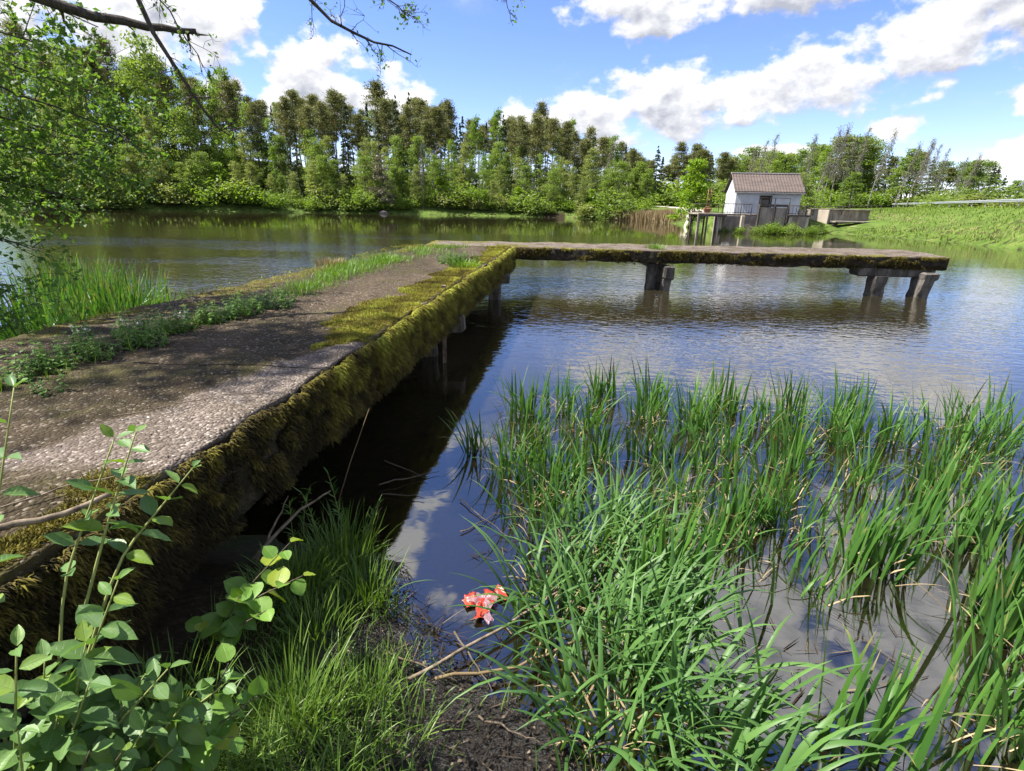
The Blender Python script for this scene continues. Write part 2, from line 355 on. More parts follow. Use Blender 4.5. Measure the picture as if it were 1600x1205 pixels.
def H(x, y):
    x = np.asarray(x, float); y = np.asarray(y, float); sh = x.shape
    x = np.atleast_1d(x).astype(float); y = np.atleast_1d(y).astype(float)
    d = pond_sd(x, y); P2 = np.stack([x, y], -1).reshape(-1, 2)
    n1 = fbm(P2 * 0.09, 4, 5).reshape(x.shape) - .5; n2 = fbm(P2 * 3.0, 4, 9).reshape(x.shape) - .5; n3 = fbm(P2 * 0.9, 3, 21).reshape(x.shape) - .5
    bed = -0.03 - np.minimum(1.3, np.maximum(-d - .15, 0) * 0.16) - np.clip(-d, 0, .15) * .1
    far = sstep(y, 25, 60) * sstep(-x, -16, -8)
    hill = far * (2.2 + 6.0 * sstep(-x, 18, 60))
    near = 0.62 * (1 - np.exp(-np.maximum(d, 0) ** 2 / (np.maximum(d, 0) + .45) / 1.3)) + 0.012 + .04 * sstep(d, .3, 1.0)
    land = near + hill * sstep(d, 0, 38) + far * 0.5 * sstep(d, 0, 2.5) + n1 * 1.2 * sstep(d, 3, 20)
    dam = sstep(x, 17, 24) * sstep(y, 14, 26)
    cd = crest_dist(x, y)
    tslope = np.clip(d / np.maximum(d - cd, 0.5), 0, 1)
    damz = np.where(cd < 0, 0.05 + 2.38 * tslope ** 0.9, 2.43 - 1.6 * sstep(cd, 9, 30))
    land = land * (1 - dam) + (damz + n3 * .12 * sstep(d, 0, 2)) * dam
    hx = sstep(x, 15.2, 17.8) * sstep(-x, -30.5, -27.0) * sstep(y, 51.5, 53.0) * sstep(-y, -64, -58)
    land = land * (1 - hx) + 1.42 * hx
    trk = sstep(d, .4, 5.5) * sstep(x, 11, 18) * sstep(y, 53.5, 58) * sstep(-y, -110, -92)
    land = land * (1 - trk) + np.maximum(land, 1.55 + .012 * np.maximum(y - 60, 0)) * trk
    z = np.where(d < 0, bed, land)
    mud = np.exp(-np.abs(d) / .25)
    z = z + n2 * np.where(d < 0, .04, .07) * sstep(60 - np.abs(x) - np.abs(y), 0, 20) + mud * (n2 * .06)
    return z.reshape(sh) if sh else float(z.ravel()[0])
def axis_pts(n, a, ext, c):
    b = math.asinh(ext / a); t = np.linspace(-1, 1, n); return c + a * np.sinh(b * t)
gx = axis_pts(330, 1.5, 700, 0.0); gy = axis_pts(330, 1.6, 700, 2.3)
GX, GY = np.meshgrid(gx, gy); GZ = H(GX, GY); GD = pond_sd(GX, GY)
nx, ny = len(gx), len(gy); idx = np.arange(nx * ny).reshape(ny, nx)
gq = np.stack([idx[:-1, :-1], idx[:-1, 1:], idx[1:, 1:], idx[1:, :-1]], -1).reshape(-1, 4)
m, nt = mat('ground'); P = wpos(nt)
shore = attr(nt, 'shore')
n_a = nt.noise(P, 2.2, 8, 0.65); n_b = nt.noise(P, 26.0, 6, 0.7); n_c = nt.noise(P, 0.12, 4, 0.6)
soil = ramp(nt, n_b, [(0.25, (0.010, 0.008, 0.005)), (0.55, (0.030, 0.023, 0.013)), (0.8, (0.075, 0.056, 0.034))])
grassc = ramp(nt, nt.noise(P, 0.8, 8, 0.7), [(0.3, (0.045, 0.075, 0.014)), (0.55, (0.085, 0.135, 0.024)), (0.75, (0.17, 0.165, 0.060))])
mud = ramp(nt, n_b, [(0.3, (0.005, 0.004, 0.0035)), (0.6, (0.013, 0.010, 0.008)), (0.8, (0.035, 0.027, 0.020))])
gr = nt.math('MULTIPLY', nt.smooth(nt.math('ADD', shore, nt.math('MULTIPLY', nt.math('SUBTRACT', n_a, .5), .8)), 0.35, 0.9), nt.smooth(n_a, 0.36, 0.52))
gr = nt.math('MULTIPLY', gr, nt.math('SUBTRACT', 1.0, attr(nt, 'shelter')))
gr = nt.math('MAXIMUM', gr, nt.smooth(shore, 3.0, 6.0))
col = nt.mix(nt.smooth(nt.math('ADD', shore, nt.math('MULTIPLY', nt.math('SUBTRACT', n_a, .5), .5)), 0.10, 0.45), mud, nt.mix(gr, soil, grassc))
mz = nt.smooth(nt.math('ADD', attr(nt, 'muddy'), nt.math('MULTIPLY', nt.math('SUBTRACT', n_a, .5), .9)), .3, .7)
col = nt.mix(mz, col, mud)
wet = nt.math('SUBTRACT', nt.smooth(shore, 0.15, 0.5), mz, clamp=True)
bm = nt.add('ShaderNodeBump', {'Height': n_b, 'Strength': 0.9, 'Distance': 0.03})
p = nt.add('ShaderNodeBsdfPrincipled', {'Base Color': col, 'Roughness': nt.fmix(wet, 0.30, 0.95), 'Specular IOR Level': nt.fmix(wet, 0.5, 0.1), 'Normal': bm.outputs[0]})
nt.l.new(p.outputs[0], nt.out.inputs[0]); MAT['ground'] = m
g = MB(); g.add(np.stack([GX, GY, GZ], -1), gq, shore=(np.clip(GD, -5, 30) + 2.5 * sstep(GY, 12, 20)).ravel(), shelter=(sstep(-1.0 + .1 * GY - GX, 0, .25) * sstep(GX + 4.6 - .1 * GY, 0, .3) * sstep(GY, .6, 1.2)).ravel(), muddy=(sstep(GX + .25 * (GY - 1.5), -.95, -.55) * sstep(-GX, -.9, -.4) * sstep(GY, .4, .9) * sstep(-GY, -3.4, -2.8)).ravel())
tag(g.build('ground', MAT['ground']), kind='structure')

# ------------------------------------------------------------------ water
m, nt = mat('pond_water'); P = wpos(nt); sp = nt.add('ShaderNodeSeparateXYZ', {0: P})
wind = nt.noise(nt.vmul(P, (0.35, 1.0, 1.0)), 0.11, 3, 0.6)
band = nt.smooth(wind, 0.40, 0.58)
farcalm = nt.smooth(sp.outputs[1], 24.0, 42.0, 1.0, 0.10)
sheltered = nt.smooth(nt.math('ADD', sp.outputs[1], nt.math('MULTIPLY', sp.outputs[0], 0.15)), 4.6, 11.0, 0.11, 1.0)
leftchop = nt.math('MULTIPLY', nt.smooth(sp.outputs[0], -6.0, -2.0, 1.0, 0.0), nt.smooth(sp.outputs[1], 8.0, 13.0))
leftchop = nt.math('ADD', 1.0, nt.math('MULTIPLY', nt.math('MULTIPLY', leftchop, nt.smooth(sp.outputs[1], 26.0, 40.0, 1.0, 0.0)), 1.3))
underlee = nt.smooth(sp.outputs[0], 14.0, 24.0, 1.0, 0.45)
amp = nt.math('MULTIPLY', nt.math('MULTIPLY', nt.math('MULTIPLY', sheltered, leftchop), farcalm), nt.math('MULTIPLY', underlee, nt.math('ADD', nt.math('MULTIPLY', band, 0.65), 0.35)))
h1 = nt.noise(nt.vmul(P, (0.62, 1.0, 1.0)), 8.5, 2.0, 0.5, 0.4)
h2 = nt.noise(nt.vmul(nt.add('ShaderNodeVectorRotate', {'Vector': P, 'Angle': 0.5}, rotation_type='Z_AXIS').outputs[0], (0.7, 1.0, 1.0)), 3.0, 2.0, 0.5)
hh = nt.math('MULTIPLY', nt.math('ADD', nt.math('MULTIPLY', h1, 0.011), nt.math('MULTIPLY', h2, 0.010)), amp)
bm = nt.add('ShaderNodeBump', {'Height': hh, 'Strength': 1.0, 'Distance': 1.0})
fr = nt.add('ShaderNodeFresnel', {'IOR': 1.333, 'Normal': bm.outputs[0]})
gl = nt.add('ShaderNodeBsdfGlossy', {'Color': (1, 1, 1, 1), 'Roughness': 0.03, 'Normal': bm.outputs[0]})
murk = nt.add('ShaderNodeBsdfDiffuse', {'Color': (0.022, 0.018, 0.008, 1)})
clear = nt.add('ShaderNodeBsdfTransparent', {'Color': (0.42, 0.33, 0.20, 1)})
body = nt.add('ShaderNodeMixShader', {0: nt.smooth(sp.outputs[1], 2.2, 7.0, 0.30, 1.0), 1: clear.outputs[0], 2: murk.outputs[0]})
mx = nt.add('ShaderNodeMixShader', {0: nt.math('ADD', nt.math('MULTIPLY', fr.outputs[0], 0.78), 0.21, clamp=True), 1: body.outputs[0], 2: gl.outputs[0]})
nt.l.new(mx.outputs[0], nt.out.inputs[0]); MAT['water'] = m
wm = MB(); wx = np.linspace(-90, 60, 40); wy = np.linspace(-8, 100, 40); WX, WY = np.meshgrid(wx, wy); ii = np.arange(1600).reshape(40, 40)
wm.add(np.stack([WX, WY, 0 * WX], -1), np.stack([ii[:-1, :-1], ii[:-1, 1:], ii[1:, 1:], ii[1:, :-1]], -1).reshape(-1, 4))
tag(wm.build('water', MAT['water']), 'dark pond water mirroring the sky, rippled beyond the reeds', kind='structure')

# ------------------------------------------------------------------ concrete jetty
DECK_Z = 0.96
def rx(y): return -1.44 + 0.1085 * (np.asarray(y, float) - 1.2)          # right edge of the long arm
def lx(y): return -4.20 + 0.142 * (np.asarray(y, float) - 1.0)           # left edge
STRIP = np.array([(-2.95, 1.2), (-2.87, 2.86), (-2.76, 4.3), (-2.42, 5.4), (-2.52, 7.2), (-2.50, 8.8), (-2.2, 10.6), (-1.6, 13.2)])
def strip_x(y): return np.interp(y, STRIP[:, 1], STRIP[:, 0])
def moss_maps(x, y):
    """thick moss, thin brown film, soil - on top of the long arm"""
    P2 = np.stack([x, y], -1).reshape(-1, 2)
    n = fbm(P2 * 1.6, 5, 31).reshape(x.shape); n2 = fbm(P2 * 5.0, 4, 37).reshape(x.shape); n3 = fbm(P2 * np.array([1.3, .5]), 4, 43).reshape(x.shape)
    s = rx(y) - x; sl = x - lx(y)
    wid = np.interp(y, [1.2, 1.7, 2.1, 2.5, 3.3, 3.9, 4.6, 6.5, 8.0, 10, 13.7], [.34, .26, .10, .04, .06, .34, .60, .50, .46, .40, .55])
    thick = sstep(wid - s + (n - .5) * .55 + (n2 - .5) * .25, -0.03, .10)
    left = sstep(.40 - sl + (n - .5) * 1.1, 0, .2) * sstep(n2 + n - 1, -.06, .1)
    far = sstep(y + (n - .5) * 2.2, 11.6, 13.2) * sstep(.8 - sl + (n2 - .5) * 1.0, -.1, .3)
    thick = np.maximum(thick, np.maximum(left * .9, far))
    bare = sstep(np.interp(y, [1.2, 1.9, 2.6, 3.4, 4.2], [0, .72, .62, .40, 0]) - s + (n - .5) * .35 + (n2 - .5) * .2, -.04, .08) * sstep(y, 1.75, 2.0)
    film = np.clip((.35 + .65 * sstep(n3, .30, .52)) * (1 - bare * .9), 0, 1)
    soil = np.exp(-((x - strip_x(y) - (n - .5) * .5) / .26) ** 2)
    soil = np.clip(soil * 1.2 + .35 * sstep(n2, .55, .7), 0, 1)
    return thick * (1 - bare * .85), film, soil, bare
def slab(nu, ns, nv, corner, th=0.30):
    """closed-ring slab: corner(v)-> left xy, right xy arrays; returns ring verts (nv, nring, 3) and across coordinate"""
    v = np.linspace(0, 1, nv); Lp, Rp = corner(v)
    ua = np.linspace(0, 1, nu); prof = []
    for u in ua: prof.append((u, 0.0))
    for k in range(1, ns + 1): prof.append((1.0, -th * k / ns))
    for u in np.linspace(1, 0, 10)[1:-1]: prof.append((u, -th))
    for k in range(ns, 0, -1): prof.append((0.0, -th * k / ns))
    prof = np.array(prof); X = Lp[:, None] * (1 - prof[None, :, 0:1]) + Rp[:, None] * prof[None, :, 0:1]
    Z = np.repeat((DECK_Z + prof[:, 1])[None], nv, 0)
    return np.dstack([X, Z]), prof
def finish_slab(name, V, prof, outs, parent, mats, rough=1.0):
    nv, nr = V.shape[:2]; fl = V.reshape(-1, 3)
    nz = (fbm(fl * 2.3, 3, 3) - .5) * .05 + (fbm(fl * 14, 4, 7) - .5) * .022 + (fbm(fl * 45, 2, 8) - .5) * .008
    top = (prof[:, 1] > -1e-6); nz = nz.reshape(nv, nr) * rough
    W3 = V.copy(); W3[..., 2] += np.where(top[None], nz, 0)
    edge = (fbm(fl * 3.1, 4, 13).reshape(nv, nr) - .5)
    side = np.where(prof[:, 0] >= 1, 1.0, 0) - np.where(prof[:, 0] <= 0, 1.0, 0)
    side = np.where(top, side * .7, side)
    W3[..., :2] += (side[None, :, None] * (edge * .11 * rough + nz * .8)[..., None]) * outs
    low = (prof[:, 1] < prof[:, 1].min() + .02)
    W3[..., 2] += np.where(low[None], edge * .10, 0)
    # chipped arris
    for k in (0, int(top.sum()) - 1):
        W3[:, k, 2] -= np.maximum(0, fbm(fl.reshape(nv, nr, 3)[:, k] * 6, 3, 19) - .42) * .07 * rough
    idx = np.arange(nv * nr).reshape(nv, nr); nxt = np.roll(idx, -1, 1)
    q = np.stack([idx[:-1], idx[1:], nxt[1:], nxt[:-1]], -1).reshape(-1, 4)
    b = MB(); x = W3[..., 0].ravel(); y = W3[..., 1].ravel()
    if name == 'long':
        tk, fi, so, ba = moss_maps(x, y)
    else:
        P2 = np.stack([x, y], -1); n = fbm(P2 * 1.7, 4, 51); n2 = fbm(P2 * 5, 3, 52)
        dback = 15.55 - y + .06 * x; tk = np.maximum(sstep(.28 - dback + (n - .5) * .5, -.05, .1), sstep(.16 - (y - 13.66) + (n2 - .5) * .5, -.05, .1) * sstep(n, .42, .55))
        tk = np.maximum(tk, sstep(x, 2.0, -1.0) * sstep(n + n2, .9, 1.1)); fi = sstep(n2, .45, .7) * .5; so = sstep(n, .55, .7) * .35; ba = 1 - fi
    sd = np.repeat((~top).astype(float)[None], nv, 0).ravel()
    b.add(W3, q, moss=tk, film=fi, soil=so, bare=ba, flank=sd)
    # end caps as fans
    for row, flip in ((0, False), (nv - 1, True)):
        ring = W3[row]; c = ring.mean(0); vv = np.vstack([ring, c]); t = [(k, (k + 1) % nr, nr) for k in range(nr)]
        if not flip: t = [(bb, a, cc) for a, bb, cc in t]
        b.add(vv, None, t, moss=.2, film=.5, soil=.3, bare=.2, flank=1.0)
    return b.build('deck_slab', mats, parent)

m, nt = mat('jetty_concrete'); P = wpos(nt)
vo = nt.add('ShaderNodeTexVoronoi', {'Vector': P, 'Scale': 70.0}); vo2 = nt.add('ShaderNodeTexVoronoi', {'Vector': P, 'Scale': 160.0})
cell = nt.add('ShaderNodeSeparateColor', {0: vo.outputs['Color']}).outputs[0]; cell2 = nt.add('ShaderNodeSeparateColor', {0: vo2.outputs['Color']}).outputs[1]
agg = ramp(nt, cell, [(0.0, (0.055, 0.042, 0.032)), (0.5, (0.125, 0.100, 0.079)), (0.85, (0.21, 0.175, 0.145)), (1.0, (0.42, 0.37, 0.32))])
agg = nt.mix(nt.math('MULTIPLY', cell2, .55), agg, (0.16, 0.125, 0.105))
agg = nt.mix(nt.smooth(vo.outputs['Distance'], 0.006, 0.012, 0.0, 0.0), agg, (0.05, 0.04, 0.03))
nbig = nt.noise(P, 1.4, 6, .6); nfine = nt.noise(P, 60, 5, .7); nmid = nt.noise(P, 11, 6, .65)
col = nt.mix(nt.smooth(nbig, .35, .7, 0.0, .35), agg, (0.11, 0.08, 0.065))
filmc = ramp(nt, nfine, [(0.3, (0.018, 0.014, 0.006)), (0.55, (0.046, 0.036, 0.011)), (0.75, (0.095, 0.074, 0.026))])
filmf = nt.math('MULTIPLY', attr(nt, 'film'), nt.smooth(nt.math('ADD', nfine, nt.math('MULTIPLY', cell, -.30)), .02, .24))
col = nt.mix(nt.math('MULTIPLY', filmf, .92), col, filmc)
soilc = ramp(nt, nfine, [(0.3, (0.018, 0.013, 0.008)), (0.7, (0.085, 0.060, 0.038))])
col = nt.mix(nt.math('MULTIPLY', attr(nt, 'soil'), nt.smooth(nmid, .38, .55)), col, soilc)
mossc = ramp(nt, nmid, [(0.25, (0.045, 0.040, 0.006)), (0.5, (0.120, 0.115, 0.012)), (0.75, (0.23, 0.215, 0.022))])
col = nt.mix(nt.smooth(nt.math('ADD', attr(nt, 'moss'), nt.math('MULTIPLY', nt.math('SUBTRACT', nmid, .5), .8)), .35, .6), col, mossc)
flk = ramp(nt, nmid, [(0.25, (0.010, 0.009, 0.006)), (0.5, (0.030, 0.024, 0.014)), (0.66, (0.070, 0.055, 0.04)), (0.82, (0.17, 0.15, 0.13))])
dirt = nt.math('MULTIPLY', nt.smooth(nt.noise(P, 2.6, 7, .68), .46, .62), .7)
col = nt.mix(nt.math('MULTIPLY', dirt, nt.math('SUBTRACT', 1.0, nt.math('MULTIPLY', attr(nt, 'bare'), .6))), col, (0.060, 0.046, 0.024))
col = nt.mix(nt.math('MULTIPLY', nt.math('SUBTRACT', 1.0, attr(nt, 'bare')), .8), col, nt.mix(1.0, col, (0.55, 0.45, 0.27), 'MULTIPLY'))
col = nt.mix(nt.math('MULTIPLY', nt.smooth(cell, .88, .94), .35), col, (0.28, 0.245, 0.20))
patch = nt.math('MULTIPLY', nt.smooth(nt.noise(nt.vmul(P, (1.0, .6, 1.0)), 1.9, 8, .72), .50, .66), nt.math('SUBTRACT', 1.0, attr(nt, 'bare')))
col = nt.mix(nt.math('MULTIPLY', patch, .85), col, ramp(nt, nfine, [(0.3, (0.030, 0.028, 0.006)), (0.7, (0.085, 0.075, 0.016))]))
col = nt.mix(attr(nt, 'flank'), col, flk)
hgt = nt.math('ADD', nt.math('MULTIPLY', vo.outputs['Distance'], -1.2), nt.math('ADD', nt.math('MULTIPLY', nfine, .5), nt.math('MULTIPLY', nmid, .6)))
bm = nt.add('ShaderNodeBump', {'Height': hgt, 'Strength': 0.9, 'Distance': 0.012})
p = nt.add('ShaderNodeBsdfPrincipled', {'Base Color': col, 'Roughness': 0.88, 'Specular IOR Level': 0.25, 'Normal': bm.outputs[0]})
nt.l.new(p.outputs[0], nt.out.inputs[0]); MAT['jetty'] = m
MAT['pile'] = simple('pile_concrete', (0.030, 0.027, 0.023), (0.15, 0.135, 0.115), 7, .9, .8, .02, streak=(1, 1, .35))
def mossmat(name, stops, trans=.2):
    m, nt = mat(name); col = ramp(nt, attr(nt, 'tint'), stops)
    p = nt.add('ShaderNodeBsdfPrincipled', {'Base Color': col, 'Roughness': .8, 'Specular IOR Level': .15})
    tr = nt.add('ShaderNodeBsdfTranslucent', {'Color': col}); mx = nt.add('ShaderNodeMixShader', {0: trans, 1: p.outputs[0], 2: tr.outputs[0]})
    nt.l.new(mx.outputs[0], nt.out.inputs[0]); return m
MAT['moss'] = mossmat('moss', [(0, (0.026, 0.021, 0.009)), (.3, (0.075, 0.060, 0.016)), (.55, (0.145, 0.125, 0.021)), (.8, (0.215, 0.195, 0.028)), (1.0, (0.31, 0.33, 0.045))])

jetty = empty('concrete_jetty', (-1.0, 7.5, 0)); tag(jetty, 'long mossy concrete jetty on piles turning right at its far end', 'jetty')
def P0(o):   # keep world positions under the jetty's empty
    o.parent = jetty; o.matrix_parent_inverse = Matrix.Translation(-jetty.location); return o
def long_corner(y0, y1, dense=1.6):
    def f(v):
        y = y0 + (y1 - y0) * v ** dense
        L = np.stack([lx(y), y], -1); Rr = np.stack([rx(y), y], -1)
        return L, Rr
    return f
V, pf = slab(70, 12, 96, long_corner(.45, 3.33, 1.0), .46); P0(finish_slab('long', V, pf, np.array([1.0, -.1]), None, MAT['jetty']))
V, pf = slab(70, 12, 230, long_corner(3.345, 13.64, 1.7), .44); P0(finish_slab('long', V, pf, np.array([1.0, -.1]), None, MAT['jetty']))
def cross_corner(v):
    x = -2.2 + 12.75 * v; cut = sstep(x, 9.9, 10.55)
    fr_ = np.stack([x, np.full_like(x, 13.66) - .012 * x - .25 * cut * 0], -1)
    bk = np.stack([x + .55 * sstep(x, 4, 10.5), 15.45 + .055 * x], -1)
    return bk, fr_
V, pf = slab(40, 8, 220, cross_corner); P0(finish_slab('cross', V, pf, np.array([0.0, -1.0]), None, MAT['jetty']))

def pile(x, y, w_=.33, lean=(0, 0), zt=.66, rot=0.0):
    b = MB(); zs = np.linspace(-.6, zt, 9); pts = []; c8 = w_ / 2; bv = .035
    ring = np.array([(c8 - bv, c8), (-c8 + bv, c8), (-c8, c8 - bv), (-c8, -c8 + bv), (-c8 + bv, -c8), (c8 - bv, -c8), (c8, -c8 + bv), (c8, c8 - bv)])
    ca, sa = math.cos(rot), math.sin(rot); ring = ring @ np.array([[ca, sa], [-sa, ca]])
    for z in zs:
        k = 1 + .015 * math.sin(z * 7 + x) + (.04 if z > zt - .16 else 0) - (.06 if -.02 < z < .2 else 0)
        jit = (rng.random((8, 2)) - .5) * .03
        pts.append(np.column_stack([ring * k + jit + np.array(lean) * (z - zt), np.full(8, z)]))
    v = np.concatenate(pts); q = []
    for l in range(8):
        for i in range(8): q.append((l * 8 + i, l * 8 + (i + 1) % 8, l * 8 + 8 + (i + 1) % 8, l * 8 + 8 + i))
    t = [(64, 64 + i, 64 + i + 1) for i in range(1, 7)]
    v = v + np.array([x, y, 0]); b.add(v, q, t)
    o = b.build('pile', MAT['pile'], None, smooth=False); return P0(o)
def beam(c, size, rz=0.0):
    b = MB(); n = 7
    for k in range(n):                                    # a cast beam, its edges worn unevenly
        pass
    b.box(c, size, rz, bev=.03, jit=.03); return P0(b.build('cap_beam', MAT['pile'], None, smooth=False))
beam((-2.15, 7.15, .44), (3.0, .30, .22), .02); pile(-1.15, 7.15, .26, zt=.36); pile(-2.9, 7.2, .3, zt=.44)
beam((-1.35, 11.75, .44), (2.5, .30, .2), .02); pile(-0.42, 11.75, .28, zt=.36); pile(-2.3, 11.8, .3, zt=.45)
beam((3.6, 14.75, .57), (.30, 1.3, .22)); pile(3.46, 13.95, .24, zt=.62); 
b = MB(); b.box((3.80, 13.64, .44), (.27, .28, .34), .06, bev=.04, jit=.03); P0(b.build('pile_head', MAT['pile'], None, smooth=False)); pile(3.77, 13.66, .23, zt=.28)
pile(4.0, 15.25, .28, zt=.47)
beam((9.35, 13.72, .575), (1.9, .40, .20), .0); pile(8.98, 13.62, .34, lean=(.06, 0), zt=.48); pile(10.05, 13.55, .36, lean=(.12, .02), zt=.44, rot=.15)
b = MB(); b.box((10.10, 13.56, .50), (.46, .40, .20), .12, bev=.05, jit=.03); P0(b.build('pile_head', MAT['pile'], None, smooth=False))
beam((10.1, 15.4, .57), (1.9, .36, .2)); pile(10.15, 15.4, .28, lean=(.06, 0), zt=.47)
b = MB(); b.box((-1.30, 6.78, .35), (.05, .04, 1.3), .1, jit=.01); b.v[-1][:, 0] += .42; P0(b.build('timber_stake', MAT['dead_wood'], None, smooth=False))

# moss: hanging strands on the flank, tufts on top
def top_z(x, y):
    p = np.stack([x, y, np.full_like(x, DECK_Z)], -1)
    return DECK_Z + (fbm(p * 2.3, 3, 3) - .5) * .05 + (fbm(p * 14, 4, 7) - .5) * .022
mo = MB()
N = 190000
y = .6 + 12.95 * rng.random(N) ** 1.5; zz = rng.random(N) ** .9
keep = fbm(np.stack([y * 2.6, zz * 1.3], -1), 4, 61) + .20 * sstep(y, 3.0, 4.2) + .08 * (zz < .25) + .10 * (y < 2.3) + .5 * (fbm(np.stack([y * 1.1, zz * .9], -1), 3, 63) - .5) > .45
keep &= rng.random(N) < .95; y = y[keep]; zz = zz[keep]; N = len(y)
p3 = np.stack([rx(y), y, DECK_Z - .46 * zz], -1)
x = rx(y) + (fbm(p3 * 3.1, 4, 13) - .5) * .11 + .012
cl = fbm(np.stack([y * 4.5, zz * 2.2], -1), 4, 67); cl2 = fbm(np.stack([y * 14, zz * 6], -1), 3, 68)
x = x + np.maximum(cl2 - .42, 0) * .06
base = np.stack([x, y, DECK_Z - .004 - .47 * zz - np.maximum(cl - .5, 0) * .12], -1)
far_flank = sstep(y + (cl - .5) * 3, 2.9, 4.6)  # moss strands grow yellower and longer further out along the flank
tint = np.clip((cl2 - .5) * 1.2 + .05 + .40 * far_flank + .20 * (1 - zz) ** 2 * (1 + far_flank) + rng.normal(0, .11, N), 0, 1)
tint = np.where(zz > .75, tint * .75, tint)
L = (.020 + .055 * rng.random(N) ** 1.5) * (1 + .5 * far_flank) * np.interp(y, [1, 4, 13], [.75, 1, 1.5])
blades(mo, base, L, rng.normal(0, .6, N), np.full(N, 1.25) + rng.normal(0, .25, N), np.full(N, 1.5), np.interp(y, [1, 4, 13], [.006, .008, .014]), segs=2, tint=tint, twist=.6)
N = 26000
x = -.1 + 10.6 * rng.random(N); zz = rng.random(N) ** 1.3; cl = fbm(np.stack([x * 3, zz * 2], -1), 4, 81); k = (cl + .3 * (fbm(np.stack([x * .7, zz], -1), 2, 83) - .5) > .46); x, zz, cl = x[k], zz[k], cl[k]; N = len(x)
yf = 13.66 - .012 * x - (fbm(np.stack([x, yf0 * np.ones(N), DECK_Z - .3 * zz], -1) * 3.1, 4, 13) - .5) * .11 - .012 if (yf0 := 13.6) else 0
blades(mo, np.stack([x, yf, DECK_Z - .31 * zz], -1), .03 + .07 * rng.random(N), -1.57 + rng.normal(0, .6, N), 1.3 + rng.normal(0, .25, N), np.full(N, 1.5), np.full(N, .014), segs=2, tint=np.clip(.10 + .30 * (1 - zz) ** 3 + (cl - .5) * 1.2 + rng.normal(0, .14, N), 0, 1), twist=.6)
N = 230000
y = .7 + 12.95 * rng.random(N) ** 1.65; x = rx(y) - (rng.random(N) ** 1.7) * np.where(rng.random(N) < .3, 2.7, .9) + .03
tk, fi, so, ba = moss_maps(x, y)
keep = rng.random(N) < sstep(tk, .25, .7); x, y = x[keep], y[keep]; N = len(x)
cl = fbm(np.stack([x, y], -1) * 5, 4, 71); cl2 = fbm(np.stack([x, y], -1) * 1.3, 3, 72)
z = top_z(x, y) - np.maximum(0, .035 - (rx(y) - x)) * 1.4 + np.maximum(cl - .45, 0) * .06
tint = np.clip(.68 + (cl - .5) * 1.1 + (cl2 - .5) * .9 + rng.normal(0, .12, N) - .16 * (y < 2.4), 0, 1)
near_edge = np.clip(1 - (rx(y) - x) / .12, 0, 1)
blades(mo, np.stack([x, y, z - .004], -1), .011 + .016 * rng.random(N) * np.interp(y, [1, 5, 13], [.8, 1, 1.6]), np.where(rng.random(N) < near_edge, rng.normal(0, .5, N), rng.random(N) * 6.28),
       np.abs(rng.normal(.35, .3, N)) + near_edge * .6, rng.random(N) * .9, np.interp(y, [1, 4, 13], [.0045, .006, .012]), segs=2, tint=tint, twist=.8)
o = tag(P0(mo.build('moss', MAT['moss'])), 'yellow green moss cushions and hanging strands on the jetty edge', kind='stuff')
# loose stones of the worn concrete
pb = MB(); N = 6000
y = 1.25 + 6.0 * rng.random(N) ** 1.8; x = lx(y) + (rx(y) - lx(y)) * rng.random(N)
tk, fi, so, ba = moss_maps(x, y); keep = rng.random(N) < (.10 + .60 * ba) * (1 - tk); x, y = x[keep], y[keep]; N = len(x)
s = .0022 + .0055 * rng.random(N) ** 2.5; z = top_z(x, y)
octv = np.array([(1, 0, 0), (.2, .9, .1), (-.9, .2, 0), (-.1, -1, .1), (0, 0, .7), (0, 0, -.7)]); octf = np.array([(0, 1, 4), (1, 2, 4), (2, 3, 4), (3, 0, 4), (1, 0, 5), (2, 1, 5), (3, 2, 5), (0, 3, 5)])
ang = rng.random(N) * 6.28; ca, sa = np.cos(ang), np.sin(ang); ov = octv[None] * s[:, None, None] * (1 + .5 * (rng.random((N, 1, 3)) - .5))
vx = ov[..., 0] * ca[:, None] - ov[..., 1] * sa[:, None]; vy = ov[..., 0] * sa[:, None] + ov[..., 1] * ca[:, None]
vv = np.stack([vx + x[:, None], vy + y[:, None], ov[..., 2] + z[:, None] + .001], -1)
pb.add(vv, None, (octf[None] + np.arange(N)[:, None, None] * 6).reshape(-1, 3), tint=np.repeat(rng.random(N), 6))
MAT['pebble'] = mossmat('pebble', [(0, (0.06, 0.045, 0.035)), (.5, (0.20, 0.165, 0.14)), (.85, (0.36, 0.32, 0.29)), (1.0, (0.62, 0.58, 0.54))], .0)
tag(P0(pb.build('loose_gravel', MAT['pebble'], None, smooth=False)), 'small pale stones washed out of the deck concrete', kind='stuff')

